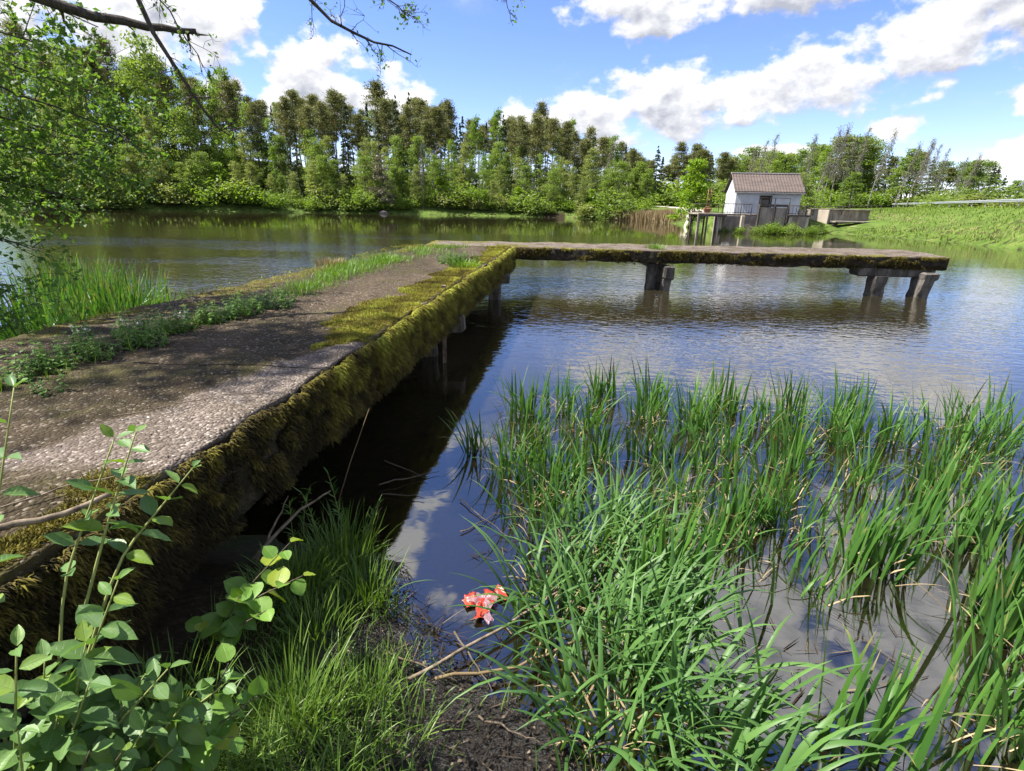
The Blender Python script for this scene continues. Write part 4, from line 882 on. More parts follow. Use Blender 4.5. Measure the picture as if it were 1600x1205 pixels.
for x, y, mt in ((14.78, 46.1, 'old_concrete'), (15.12, 46.9, 'old_concrete'), (15.5, 46.1, 'steel_dark'), (15.95, 48.2, 'steel_dark'), (16.45, 46.1, 'old_concrete'), (16.85, 46.7, 'tan_concrete'), (14.85, 48.2, 'steel_dark'), (16.95, 48.2, 'steel_dark')):
    pb_('post', (x, y, .2), (.13, .13, 2.35), mt)
walk = empty('intake_walkway', (18.5, 47.6, 0)); tag(walk, 'narrow concrete walkway from the platform to the sluice gates', 'walkway')
pb_('walkway_slab', (18.6, 47.6, 1.43), (2.6, .9, .12), parent=walk); pb_('column', (18.72, 47.0, .35), (.28, .3, 2.0), 'tan_concrete', walk); pb_('column', (17.6, 48.4, .35), (.25, .25, 2.0), 'old_concrete', walk); pb_('back_wall', (18.6, 49.6, .55), (2.6, .2, 1.5), 'gate_concrete', walk)
rail('platform_railing', (14.9, 48.3, 1.5), (17.1, 48.3, 1.5), .70, .2, label='rusty railing at the back of the intake platform')
rail('walkway_railing', (17.0, 47.1, 1.5), (19.4, 47.1, 1.5), .76, .22, label='thin dark railing along the walkway before the house gable')
lift = empty('gate_lift', (15.75, 47.1, 1.5)); tag(lift, 'rusty gate lifting gear with two tall screw rods on the platform', 'gate lift')
for dx_ in (-.10, .12):
    b = MB(); b.tube([(dx_, 0, .2), (dx_ + .02, 0, 1.85)], .032, 6); b.build('screw_rod', MAT['rust'], lift)
b = MB(); b.box((0, 0, .28), (.62, .4, .22), bev=.04); b.box((0, 0, .08), (.42, .3, .18), bev=.03); b.build('gear_box', MAT['rust'], lift, smooth=False)
b = MB(); th = np.linspace(0, 6.283, 17); b.tube(np.stack([.3 * np.cos(th) - .05, np.full(17, -.28), .3 + .22 * np.sin(th)], -1), .022, 5); b.tube([(-.3, -.28, .3), (.22, -.28, .3)], .015, 4); b.build('hand_wheel', MAT['rust'], lift)
gate = empty('sluice_gate', (21.05, 46.9, 0)); tag(gate, 'double sluice gate of stained concrete panels in a dark steel frame', 'sluice gate')
for x in (19.9, 21.15, 22.25): pb_('gate_post', (x, 46.8, 1.0), (.15, .22, 2.5), 'steel_dark', gate)
for x, w__ in ((20.52, 1.06), (21.70, .92)): pb_('gate_panel', (x, 46.92, 1.15), (w__, .12, 1.75), 'gate_concrete', gate)
for x, w__ in ((20.52, 1.06), (21.70, .92)): pb_('bottom_board', (x, 46.9, .12), (w__, .10, .3), 'dark_wood', gate)
pb_('head_beam', (21.05, 46.85, 2.2), (2.45, .16, .18), 'steel_dark', gate)
b = MB(); b.tube(np.array([(19.9, 46.8, 2.2), (19.9, 46.8, 2.78), (22.3, 46.8, 2.78), (22.3, 46.8, 2.2)]) - np.array(gate.location), .035, 5); b.tube(np.array([(21.1, 46.8, 2.2), (21.1, 46.8, 2.78)]) - np.array(gate.location), .03, 5); b.build('top_frame', MAT['steel_dark'], gate, smooth=False)
bay = empty('side_bay', (23.2, 47.4, 0)); tag(bay, 'dark open side bay with a steel deck right of the sluice gates', 'platform')
pb_('deck', (23.2, 47.4, 1.46), (1.8, 1.6, .12), 'steel_dark', bay); pb_('column', (22.55, 46.8, .5), (.26, .26, 1.8), 'old_concrete', bay); pb_('column', (23.95, 46.8, .5), (.2, .2, 1.8), 'tan_concrete', bay); pb_('rear_wall', (23.6, 49.0, .55), (3.2, .2, 1.7), 'old_concrete', bay)
rail('bay_railing', (22.3, 46.7, 1.52), (24.3, 46.7, 1.52), .72, .3, label='dark railing over the side bay right of the sluice gates')
b = MB(); th = np.linspace(0, 6.283, 15)
wh = empty('valve_wheels', (23.3, 46.75, 1.85)); tag(wh, 'two dark valve hand wheels on the side bay', 'valve wheel')
for dx_ in (-.25, .35):
    b = MB(); b.tube(np.stack([dx_ + .24 * np.cos(th), np.full(15, -.12), .12 + .24 * np.sin(th)], -1), .022, 5); b.tube([(dx_, -.12, .12), (dx_, -.12, -.33)], .03, 5); b.build('hand_wheel', MAT['steel_dark'], wh)
rail('bank_railing', (24.6, 50.6, 1.35), (35.0, 55.0, 1.72), .75, .85, label='long thin pipe railing from the house to the grassy dam', mid=False)
wing = empty('wing_wall', (29.5, 54, 0)); tag(wing, 'concrete wing wall, its left panel pale tan, the rest weathered grey', 'wall')
wing.location = (29.6, 53.6, 0)
pb_('tan_panel', (28.0, 53.0, .95), (1.9, .3, 2.0), 'tan_concrete', wing, R(-42)); pb_('grey_panel', (30.9, 53.3, 1.15), (4.1, .3, 1.7), 'old_concrete', wing, .06); pb_('coping', (30.0, 53.15, 2.02), (6.2, .45, .10), 'old_concrete', wing, .03); pb_('tan_panel', (26.1, 52.95, .95), (1.7, .3, 1.95), 'tan_concrete', wing)
pb_('ledge_slab', (30.7, 52.2, .95), (3.6, .9, .14), 'old_concrete', wing, .12); pb_('ledge_support', (29.2, 52.2, .4), (.4, .7, 1.0), 'dark_wood', wing); pb_('broken_slab', (31.2, 51.6, .55), (1.4, .8, .12), 'tan_concrete', wing, .3)
# guardrail along the dam road
gr_ = empty('guardrail', (44.1, 50.0, 2.4)); tag(gr_, 'galvanised road guardrail along the crest of the grassy dam', 'guardrail'); L0 = np.array(gr_.location)
e = (RAIL[-1] - RAIL[0]); ln = np.linalg.norm(e); e = e / ln
prof = np.array([(.00, .80), (-.05, .765), (-.05, .72), (0, .68), (-.05, .64), (-.05, .595), (0, .56)]); nrm = np.array([-e[1], e[0]])
nb = int(ln // 4.0); bmx = MB(); v = []
for f in (0.0, 4.02):
    for o_, z_ in prof: v.append((e[0] * f + nrm[0] * -o_ * 1, e[1] * f + nrm[1] * -o_, z_))
bmx.add(v, [(i, i + 1, i + 8, i + 7) for i in range(6)]); mb_ = bmx.data('beam', MAT['galvanised'], False)
mp = MB(); mp.box((0, 0, .30), (.12, .07, 1.1), math.atan2(e[1], e[0])); mpost = mp.data('post', MAT['galvanised'], False)
for k in range(-3, nb + 2):
    q = RAIL[0] + e * 4.0 * k; zz_ = H(np.array(q[0]), np.array(q[1])); instance('beam', mb_, gr_, tuple(np.array([q[0] + nrm[0] * .1, q[1] + nrm[1] * .1, 2.40]) - L0)); instance('post', mpost, gr_, tuple(np.array([q[0] - nrm[0] * .02, q[1] - nrm[1] * .02, 2.40]) - L0))
m_ = MB(); s0 = RAIL[0] - e * 60; s1 = RAIL[-1] + e * 120; o1, o2 = np.array([e[1], -e[0]]) * 1.2, np.array([e[1], -e[0]]) * 7.5; n_ = 60; f_ = np.linspace(0, 1, n_)[:, None]
A_ = s0 + (s1 - s0) * f_ + o1; B_ = s0 + (s1 - s0) * f_ + o2; v = np.concatenate([np.column_stack([A_, H(A_[:, 0], A_[:, 1]) + .05]), np.column_stack([B_, H(B_[:, 0], B_[:, 1]) + .05])]); m_.add(v, [(i, i + 1, n_ + i + 1, n_ + i) for i in range(n_ - 1)])
MAT['asphalt'] = simple('asphalt', (0.040, 0.040, 0.042), (0.065, 0.065, 0.066), 8, .9, .4, .01); tag(m_.build('road', MAT['asphalt']), kind='structure')
# grass on the dam and the sedge fringe at its foot
b = MB(); N = 60000; x = 17 + 45 * rng.random(N); y = 16 + 62 * rng.random(N); d = pond_sd(x, y); c_ = crest_dist(x, y); k = (d > -.15) & (c_ < .6) & (x / np.maximum(y, 1) > .30) & ~((y > 49.5) & (x < 33)) ; x, y, d = x[k], y[k], d[k]; N = len(x)
dry = fbm(np.stack([x, y], -1) * .5, 4, 91); mid_ = np.exp(-((d - 7) / 5) ** 2)
blades(b, np.stack([x, y, H(x, y) - .03], -1), (.10 + .13 * rng.random(N)) * (1 + 1.6 * np.exp(-d / .9)), rng.random(N) * 6.28, np.abs(rng.normal(.2, .2, N)), .3 + .6 * rng.random(N), np.full(N, .05), segs=2, tint=np.clip(.55 + rng.normal(0, .2, N) + (dry - .5) * .8, 0, 1))
m, nt = mat('dam_grass'); nz_ = nt.noise(wpos(nt), .42, 5, .65); col = ramp(nt, attr(nt, 'tint'), [(0, (0.075, 0.130, 0.016)), (1, (0.20, 0.275, 0.036))]); dryc = ramp(nt, attr(nt, 'tint'), [(0, (0.22, 0.18, 0.08)), (1, (0.40, 0.34, 0.17))])
zz_ = nt.add('ShaderNodeSeparateXYZ', {0: wpos(nt)}).outputs[2]
col = nt.mix(nt.math('MULTIPLY', nt.smooth(nz_, .44, .60), nt.math('MULTIPLY', nt.smooth(zz_, .35, .7), nt.smooth(zz_, 1.6, 1.9, 1, 0))), col, dryc)
p = nt.add('ShaderNodeBsdfPrincipled', {'Base Color': col, 'Roughness': .7, 'Specular IOR Level': .2}); tr = nt.add('ShaderNodeBsdfTranslucent', {'Color': col}); mx = nt.add('ShaderNodeMixShader', {0: .3, 1: p.outputs[0], 2: tr.outputs[0]}); nt.l.new(mx.outputs[0], nt.out.inputs[0])
tag(b.build('dam_grass', m), 'sunlit green and straw coloured grass on the dam slope', kind='stuff')
for k, (x, y, s) in enumerate(((17.1, 46.6, .55), (18.2, 46.2, .6), (19.9, 45.9, .8), (21.0, 45.7, 1.0), (22.3, 45.9, .95), (24.0, 46.3, .7), (25.6, 48.4, .8), (27.4, 50.6, .7))):
    tr_, cr_ = PROTO['bush'][k % 2]; r = empty('waterside_plant', (x, y, -.05), rng.random() * 6); instance('stems', tr_, r, sc=(s * .55, s * .55, s * .42)); instance('leaves', cr_, r, sc=(s * .55, s * .55, s * .42))
    tag(r, ['small green plant under the intake platform', 'low green plant before the walkway column', 'green plant at the foot of the left sluice panel', 'tall bright plant in front of the middle gate post', 'bushy plant at the foot of the right sluice panel', 'green plant below the side bay', 'green plant at the water right of the side bay', 'green plant below the tan wall'][k], 'plant', 'plants at the foot of the intake works')

# ------------------------------------------------------------------ reeds standing in the near water
def ground_z(x, y): return H(np.atleast_1d(x), np.atleast_1d(y))
def reed_clump(x, y, n, rad, ln, style, label, group=None, name='reed_clump', head=None, zoff=0.0, wide=1.0, matk=None, dead=True):
    r = empty(name, (x, y, 0)); b = MB(); n = int(n * (.74 if group and 'bed' in group else 1.15)); wide = wide * 1.3
    a = rng.random(n) * 6.28; rr = rad * rng.random(n) ** .6; bx_, by_ = rr * np.cos(a), rr * np.sin(a)
    n = int(n); gz = np.clip(ground_z(x + bx_, y + by_), -.05, .2) - .03 + zoff
    L = ln * (.45 + .6 * rng.random(n) ** .8)
    outw = np.where(rng.random(n) < .6, a + rng.normal(0, .7, n), rng.random(n) * 6.28)
    if head is not None: outw = np.where(rng.random(n) < .62, head + rng.normal(0, .45, n), outw)
    if style == 'erect':
        lean = np.abs(rng.normal(.14, .12, n)); droop = np.abs(rng.normal(.12, .25, n)) + (rng.random(n) < .12) * 1.3; wd = (.010 + .009 * rng.random(n)) * wide
    elif style == 'arch':
        lean = np.abs(rng.normal(.24, .16, n)); droop = .7 + 1.5 * rng.random(n); wd = (.009 + .009 * rng.random(n)) * wide; L = L * 1.12
    else:
        lean = np.abs(rng.normal(.18, .14, n)); droop = np.abs(rng.normal(.45, .5, n)); wd = (.007 + .007 * rng.random(n)) * wide
    t0 = np.clip(.45 + rng.normal(0, .22, n), 0, 1)
    blades(b, np.stack([bx_, by_, gz], -1), L, outw, lean, droop, wd, segs=8, tint=t0, twist=.35, fold=.28)
    b.build('blades', MAT[matk or ('reed_soft' if style == 'arch' else 'reed')], r)['kind'] = 'stuff'
    if dead:
        d_ = MB(); k = max(8, n // 3); a = rng.random(k) * 6.28; rr = rad * 1.1 * rng.random(k)
        bx_, by_ = rr * np.cos(a), rr * np.sin(a)
        blades(d_, np.stack([bx_, by_, np.clip(ground_z(x + bx_, y + by_), 0, .2) + zoff], -1), .10 + .22 * rng.random(k), rng.random(k) * 6.28, .5 + .8 * rng.random(k), .4 + .9 * rng.random(k), .005 + .006 * rng.random(k), segs=4, twist=.6)
        d_.build('dead_blades', MAT['reed_dead'], r)['kind'] = 'stuff'
    return tag(r, label, 'reeds', group)
for x, y, n, rad, ln, st, lab, hd, wd in [
    (.42, 1.62, 70, .24, .66, 'arch', 'arching soft green reed clump on the mud at the bottom edge', None, 1.0),
    (.30, 2.25, 95, .26, .62, 'arch', 'dense arching reed clump right of the red wrapper', None, 1.0),
    (.62, 2.05, 80, .25, .66, 'arch', 'tall arching reed clump left of the open dark water', 0.3, 1.1),
    (.52, 2.75, 95, .28, .64, 'arch', 'pale arching reed clump in the middle of the reed bed', None, 1.0),
    (.86, 2.45, 60, .22, .66, 'erect', 'upright broad bladed reeds beside the open dark water', 0.4, 1.25),
    (.22, 3.15, 70, .26, .55, 'mix', 'loose reed clump behind the red wrapper', None, 1.0),
    (.95, 1.50, 34, .20, .50, 'arch', 'low reeds with one broad bent blade at the bottom edge of the water', .2, 1.5),
    (1.42, 1.55, 26, .20, .62, 'erect', 'sparse tall reeds at the bottom edge right of the open water', .5, 1.2),
    (2.02, 1.62, 55, .26, .74, 'mix', 'reed clump at the bottom right corner', .4, 1.2),
    (2.55, 2.25, 70, .22, .74, 'erect', 'dense upright reed clump leaning right at the right edge', .25, 1.2),
    (2.15, 2.75, 52, .20, .66, 'erect', 'upright reed clump left of the dense right edge clump', .2, 1.15),
    (2.85, 3.05, 60, .24, .68, 'erect', 'upright reeds behind the dense right edge clump', .2, 1.1),
    (1.62, 2.55, 26, .26, .52, 'mix', 'thin scattered reeds in the open water at the right', .2, 1.0),
    (-.28, 4.15, 22, .10, .58, 'mix', 'small lone reed tuft in the dark water beside the jetty', 2.9, 1.3),
    (3.95, 4.35, 90, .42, .62, 'mix', 'far right reed clump set apart from the bed', None, 1.1),
    (4.55, 4.75, 80, .40, .66, 'mix', 'rightmost reed clump at the edge of the picture', None, 1.1)]:
    reed_clump(x, y, n, rad, ln, st, lab, None, head=hd, wide=wd)
row_l = 'mid green reed clump in the middle rows of the reed bed'; back_l = 'upright reed clump in the outermost row towards the open pond'
mid_pts = [(.05, 3.75), (.45, 3.55), (.85, 3.15), (1.2, 3.45), (1.55, 3.2), (.7, 4.0), (.2, 4.35), (1.15, 4.05), (1.6, 3.85), (2.0, 3.6), (2.3, 3.95), (.95, 2.85), (2.7, 3.75), (3.2, 3.7), (1.35, 2.95), (1.9, 3.15), (3.4, 3.2), (1.95, 4.35), (.25, 3.65)]
for k, (x, y) in enumerate(mid_pts): reed_clump(x + rng.normal(0, .04), y + rng.normal(0, .04), 64, .18, .56, ('mix', 'erect', 'mix')[k % 3], row_l, 'middle rows of the reed bed', wide=1.05)
back_pts = [(.15, 4.9), (.5, 5.1), (.9, 5.35), (1.2, 4.95), (1.5, 5.3), (1.75, 5.0), (2.1, 5.25), (2.4, 4.9), (2.75, 5.15), (3.05, 4.85), (3.35, 5.05), (.7, 4.6), (1.6, 4.6), (2.5, 4.5), (3.0, 4.4), (3.45, 4.6)]
for k, (x, y) in enumerate(back_pts): reed_clump(x + rng.normal(0, .05), y + rng.normal(0, .05), 58, .16, .62, ('erect', 'mix')[k % 2], back_l, 'outer row of the reed bed', wide=1.05)
# single broad blades one can pick out at the front of the bed
fr_ = empty('broad_reed', (.72, 1.85, 0)); tag(fr_, 'foremost reed plant with broad glossy blades at the bottom of the bed', 'reeds')
bl_meshes = []
for k in range(8):
    b = MB(); blades(b, np.zeros((1, 3)), np.array([.60]), np.zeros(1), np.array([.12 + .05 * k]), np.array([.3 + .28 * k]), np.array([.021]), segs=10, tint=np.array([.3 + .07 * k]), twist=.3, fold=.3); bl_meshes.append(b.data('blade', MAT['reed_soft']))
for k in range(90):
    ox, oy = rng.normal(0, .20), rng.normal(0, .34); s = .75 + .45 * rng.random(); zz_ = max(-.05, min(float(ground_z(.72 + ox, 1.85 + oy)[0]), .2))
    instance('blade', bl_meshes[int(rng.integers(8))], fr_, (ox, oy, zz_ - .02), (rng.normal(0, .05), rng.normal(0, .05), rng.random() * 6.28), s)
# tall reeds behind the left edge of the jetty
for k, (x, y) in enumerate([(-4.6, 6.0), (-5.0, 6.5), (-5.5, 6.9), (-5.2, 7.4), (-5.9, 7.6), (-6.4, 8.0), (-4.9, 5.5), (-5.6, 6.2), (-6.2, 7.1), (-6.9, 8.6), (-7.4, 8.9), (-5.0, 7.0), (-4.4, 6.6), (-4.1, 7.4)]):
    reed_clump(x, y, 100 if k < 12 else 40, .38, 1.22 if k < 12 else .95, 'erect', 'tall reeds in the water behind the left edge of the jetty', 'tall reeds left of the jetty', wide=1.5, dead=False)

# ------------------------------------------------------------------ grass, mud litter and sticks on the near bank
b = MB(); N = 26000; x = -2.2 + 2.6 * rng.random(N); y = .75 + 2.6 * rng.random(N); d = pond_sd(x, y); pn = fbm(np.stack([x, y], -1) * 3.2, 3, 77)
mud_ = sstep(x + .2 * (y - 1.5), -.55, -.20) * sstep(y, .9, 1.4); ok = (d > .02) & (rng.random(N) < sstep(pn, .26, .46)) & (rng.random(N) > mud_ * .93) & ~((x < rx(y) + .12) & (y > 1.0)); x, y, pn = x[ok], y[ok], pn[ok]; N = len(x)
tall = sstep(pn, .5, .62)
blades(b, np.stack([x, y, H(x, y) - .01], -1), (.05 + .10 * rng.random(N)) * (1 + .75 * tall), rng.random(N) * 6.28, np.abs(rng.normal(.3, .25, N)), .2 + 1.2 * rng.random(N), .0026 + .0028 * rng.random(N), segs=4, tint=np.clip(.42 + rng.normal(0, .2, N) + (pn - .5), 0, 1), twist=.4)
tag(b.build('bank_grass', MAT['grass']), 'short dark green grass on the bank between jetty and mud', kind='stuff')
def grass_tuft(x, y, z, n, rad, ln, label, matk='grass_bright', wd=.0045, group=None, droop=1.0):
    b = MB(); a = rng.random(n) * 6.28; rr = rad * rng.random(n) ** .6
    blades(b, np.stack([rr * np.cos(a), rr * np.sin(a), 0 * a - .01], -1), ln * (.5 + .6 * rng.random(n)), a + rng.normal(0, .5, n), np.abs(rng.normal(.25, .2, n)), droop * rng.random(n), wd * (.7 + .6 * rng.random(n)), segs=5, tint=np.clip(rng.normal(.5, .22, n), 0, 1), twist=.3)
    o = b.build('grass_tuft', MAT[matk]); o.location = (x, y, z); return tag(o, label, 'grass', group)
for x, y, n, rad, ln, lab in [(-.92, 2.55, 240, .16, .33, 'tall fine grass tuft at the water edge right of the jetty'), (-.72, 2.30, 160, .13, .28, 'drooping grass tuft beside the mud'), (-1.05, 2.2, 170, .15, .26, 'grass tuft between the linden shoot and the water'),
                              (-.75, 1.45, 200, .16, .30, 'long drooping grass tuft at the bottom edge left of the mud'), (-.55, 1.62, 90, .10, .26, 'sparse long grass leaning over the mud'), (-1.15, 1.35, 150, .16, .24, 'grass tuft at the bottom edge behind the shrub'), (-.85, 1.9, 150, .16, .22, 'low grass tuft in the middle of the bank')]:
    grass_tuft(x, y, float(ground_z(x, y)[0]), n, rad, ln, lab, 'grass', .005)
# leaf shapes
def leaf_mesh(name, L, W, kind, mt, fold=.18, curl=.12):
    n = 7; t = np.linspace(0, 1, n)
    if kind == 'oval': pr = np.sin(np.pi * t ** .85) ** .8
    elif kind == 'heart': pr = np.clip(np.sin(np.pi * np.clip(t * .94 + .10, 0, 1)) ** .62, 0, 1) * np.where(t < .05, .55, 1)
    else: pr = np.sin(np.pi * t ** .7) ** .9
    pr[-1] = .02; w_ = W / 2 * pr; z = -curl * L * t ** 2
    mid = np.stack([t * L, 0 * t, z], -1); lf = np.stack([t * L - .02 * L, w_, z + w_ * fold * 2 - 0.0], -1); rg = lf * np.array([1, -1, 1])
    hl = np.stack([t * L, w_ * .55, z + w_ * .55 * fold * 1.2 + .004 * np.cos(t * 20) * 0], -1); hr = hl * np.array([1, -1, 1])
    v = np.stack([lf, hl, mid, hr, rg], 1).reshape(-1, 3); v[:, 2] += .02 * L * np.sin(np.repeat(t, 5) * 16) * np.tile([1, .2, 0, .2, 1], n)
    b = MB(); i = (np.arange(n - 1)[:, None] * 5 + np.arange(4)[None]).ravel(); b.add(v, np.stack([i, i + 1, i + 6, i + 5], -1), tint=np.repeat(rng.random(), len(v)), along=np.repeat(t, 5), rib=np.tile([1, .5, 0, .5, 1], n)); return b.data(name, MAT[mt])
def leafmat(name, dark, light, young, vein):
    m, nt = mat(name); oi = nt.add('ShaderNodeObjectInfo').outputs['Random']; col = ramp(nt, oi, [(0, dark), (.82, light), (.9, young), (1.0, young)])
    al = attr(nt, 'along'); rb = attr(nt, 'rib'); st = nt.math('ABSOLUTE', nt.math('SINE', nt.math('MULTIPLY', nt.math('SUBTRACT', al, nt.math('MULTIPLY', rb, .16)), 24.0)))
    ve = nt.math('MAXIMUM', nt.smooth(rb, 0.0, .10, 1, 0), nt.smooth(st, 0.0, .22, .7, 0)); col = nt.mix(nt.math('MULTIPLY', ve, .55), col, vein)
    col = nt.mix(nt.smooth(nt.noise(pos(nt), 55, 4, .6), .45, .75, 0, .35), col, dark)
    bm = nt.add('ShaderNodeBump', {'Height': ve, 'Strength': .5, 'Distance': -.0015})
    p = nt.add('ShaderNodeBsdfPrincipled', {'Base Color': col, 'Roughness': .46, 'Specular IOR Level': .4, 'Normal': bm.outputs[0]}); tr = nt.add('ShaderNodeBsdfTranslucent', {'Color': nt.mix(1.0, col, (1.2, 1.2, .5), 'MULTIPLY')})
    mx = nt.add('ShaderNodeMixShader', {0: .32, 1: p.outputs[0], 2: tr.outputs[0]}); nt.l.new(mx.outputs[0], nt.out.inputs[0]); MAT[name] = m
leafmat('shrub_leaf', (0.075, 0.155, 0.040), (0.145, 0.255, 0.066), (0.16, 0.25, 0.025), (0.15, 0.26, 0.085)); leafmat('linden_leaf', (0.085, 0.190, 0.022), (0.150, 0.280, 0.034), (0.21, 0.27, 0.02), (0.21, 0.33, 0.07))
OV = [leaf_mesh('leaf', .078, .042, 'oval', 'shrub_leaf', .2, .10), leaf_mesh('leaf', .072, .036, 'oval', 'shrub_leaf', .28, .22), leaf_mesh('leaf', .066, .044, 'oval', 'shrub_leaf', .12, .04)]
HT = [leaf_mesh('leaf', .062, .058, 'heart', 'linden_leaf', .12, .12), leaf_mesh('leaf', .055, .054, 'heart', 'linden_leaf', .2, .25)]
def orient(axis, upv):
    a = Vector(axis).normalized(); u_ = Vector(upv); u_ = (u_ - a * u_.dot(a)).normalized(); s = u_.cross(a); return Matrix((a, s, u_)).transposed().to_euler()
def leafy_stem(root, pts, r0_, r1_, meshes, spacing, size, start=.25, droop=.25, alt=False, stem_mat='stem', woody=None):
    pts = np.asarray(pts, float); n = 14; tt = np.linspace(0, 1, len(pts)); t = np.linspace(0, 1, n); c = np.stack([np.interp(t, tt, pts[:, k]) for k in range(3)], -1)
    for k in range(3): c[1:-1, k] = (c[:-2, k] + 2 * c[1:-1, k] + c[2:, k]) / 4
    o0 = np.array(root.location); b = MB(); b.tube(c - o0, np.linspace(r0_, r1_, n), 6); b.build('stem', MAT[woody or stem_mat], root)
    ln = np.linalg.norm(np.diff(c, axis=0), axis=1).sum(); m_ = max(2, int(ln * (1 - start) / spacing)); ang = rng.random() * 6.28
    for j in range(m_ + 1):
        f = start + (1 - start) * j / m_; p = np.array([np.interp(f, t, c[:, k]) for k in range(3)]); tg = unit(np.array([np.interp(min(1, f + .05), t, c[:, k]) - np.interp(f - .05, t, c[:, k]) for k in range(3)]))
        s = size * (1.0 - .45 * max(0, f - .7) / .3) * (.8 + .4 * rng.random()); ang += 1.57 + rng.normal(0, .3)
        for sgn in ((0,) if alt else (0, math.pi)):
            if rng.random() < .06: continue
            ref = np.array([0, 0, 1.0]) if abs(tg[2]) < .85 else np.array([1.0, 0, 0]); e1 = unit(np.cross(tg, ref)); e2 = np.cross(tg, e1); od = e1 * math.cos(ang + sgn) + e2 * math.sin(ang + sgn)
            ax = unit(od * 1.0 + tg * (.35 + .5 * (f > .93)) + np.array([0, 0, -droop * rng.random()])); nu_ = unit(np.array([rng.normal(0, .25), rng.normal(0, .25) - .15, 1.0]))
            if abs(ax @ nu_) > .93: nu_ = unit(np.array([0.3, -1.0, .2]))
            instance('leaf', meshes[int(rng.integers(len(meshes)))], root, tuple(p + ax * .006 - o0), orient(ax, nu_), s)
sh = empty('leafy_shrub', (-1.2, 1.0, .3)); tag(sh, 'leafy green shrub with oval leaves in the bottom left corner', 'shrub')
rt_ = np.array([-1.28, .98, .30])
for tip, mid_ in [((-1.33, 1.36, 1.50), (-1.40, 1.15, .9)), ((-1.14, 1.42, 1.33), (-1.25, 1.25, .95)), ((-1.06, 1.40, 1.36), (-1.14, 1.30, 1.08)), ((-.93, 1.42, 1.24), (-1.1, 1.28, 1.02)), ((-1.06, 1.22, 1.00), (-1.16, 1.12, .72)),
                  ((-.80, 1.18, .68), (-1.0, 1.1, .55)), ((-.90, 1.12, .80), (-1.08, 1.06, .6)), ((-1.02, 1.02, .86), (-1.14, 1.0, .6)), ((-1.15, 1.0, .98), (-1.24, .98, .6)), ((-.95, .98, .68), (-1.08, .98, .5)),
                  ((-1.12, .92, .82), (-1.2, .95, .55)), ((-.88, 1.05, .60), (-1.02, 1.02, .46)), ((-1.0, 1.1, .62), (-1.12, 1.05, .48)), ((-.98, 1.14, .76), (-1.1, 1.08, .58)), ((-1.1, 1.0, .78), (-1.2, 1.0, .55)), ((-1.0, .95, .72), (-1.12, .96, .5)), ((-.92, 1.02, .70), (-1.05, 1.0, .52)), ((-1.18, 1.08, .86), (-1.22, 1.04, .6)), ((-.86, 1.14, .70), (-1.0, 1.08, .52)), ((-1.08, 1.1, .9), (-1.16, 1.05, .62))]:
    hi = tip[2] > 1.15
    leafy_stem(sh, [rt_ + rng.normal(0, .05, 3) * np.array([1, 1, 0]), mid_, tip], .006, .0018, OV, .085 if hi else .055, 1.1 if hi else 1.4, .55 if hi else .35, woody='stem' if rng.random() < .8 else 'stem_woody')
ls = empty('linden_shoot', (-1.12, 1.72, .26)); tag(ls, 'young linden shoot with round bright leaves beside the jetty flank', 'shrub'); r_ = np.array([-1.16, 1.70, .26])
for tip, mid_ in [((-.80, 1.76, .60), (-1.0, 1.74, .50)), ((-.88, 1.86, .68), (-1.05, 1.8, .5)), ((-1.02, 1.70, .55), (-1.1, 1.7, .42)), ((-1.16, 1.66, .46), (-1.18, 1.68, .38)), ((-.92, 1.68, .50), (-1.04, 1.68, .42))]:
    leafy_stem(ls, [r_, mid_, tip], .004, .0015, HT, .042, 1.5, .3, .5, True, woody='stem_woody')
l2 = empty('linden_shoot', (-.92, 1.12, .3)); tag(l2, 'round leaved linden shoot behind the shrub at the bottom left', 'shrub')
for tip in ((-.72, 1.20, .62), (-.80, 1.22, .72), (-.76, 1.12, .56)): leafy_stem(l2, [(-1.0, 1.1, .32), (-.9, 1.14, .5), tip], .004, .0015, HT, .042, 1.5, .3, .5, True, woody='stem_woody')
# tall thin weeds under the jetty flank
for k, (x, y, hh_) in enumerate([(-1.12, 2.72, .42), (-1.02, 2.86, .50), (-1.22, 2.62, .36), (-.95, 2.70, .34), (-1.28, 2.9, .40), (-.86, 2.82, .30)]):
    r = empty('willowherb', (x, y, float(ground_z(x, y)[0]))); b = MB(); hd = np.array([rng.normal(0, .05), rng.normal(0, .05)]); tt = np.linspace(0, 1, 8); c = np.stack([hd[0] * tt ** 2, hd[1] * tt ** 2, hh_ * tt], -1); b.tube(c, np.linspace(.003, .0012, 8), 5); b.build('stem', MAT['stem'], r)
    b = MB(); n = 26; zz_ = .25 + .75 * rng.random(n); cc = np.stack([hd[0] * zz_ ** 2, hd[1] * zz_ ** 2, hh_ * zz_], -1); a = rng.random(n) * 6.28
    blades(b, cc, .035 + .03 * rng.random(n), a, .7 + .4 * rng.random(n), .5 * rng.random(n), np.full(n, .009), segs=3); b.build('leaves', MAT['nettle'], r)
    tag(r, 'thin weed with narrow leaves in the shade under the jetty flank', 'weed', 'weeds under the jetty flank')
b = MB(); b.tube([(-1.10, 2.95, .10), (-1.02, 3.1, .40), (-.93, 3.3, .70)], [.004, .0035, .0015], 5); tag(b.build('dead_stalk', MAT['reed_dead']), 'thin straw coloured stalk leaning up from the dark water by the jetty', 'stalk')
def stick(pts, r0_, r1_, label, mt='dead_wood', sides=6, group=None):
    pts = np.array(pts, float); t = np.linspace(0, 1, 9); c = np.stack([np.interp(t, np.linspace(0, 1, len(pts)), pts[:, k]) for k in range(3)], -1) + rng.normal(0, .004, (9, 3)); b = MB(); b.tube(c, np.linspace(r0_, r1_, 9), sides); return tag(b.build('stick', MAT[mt]), label, 'stick', group)
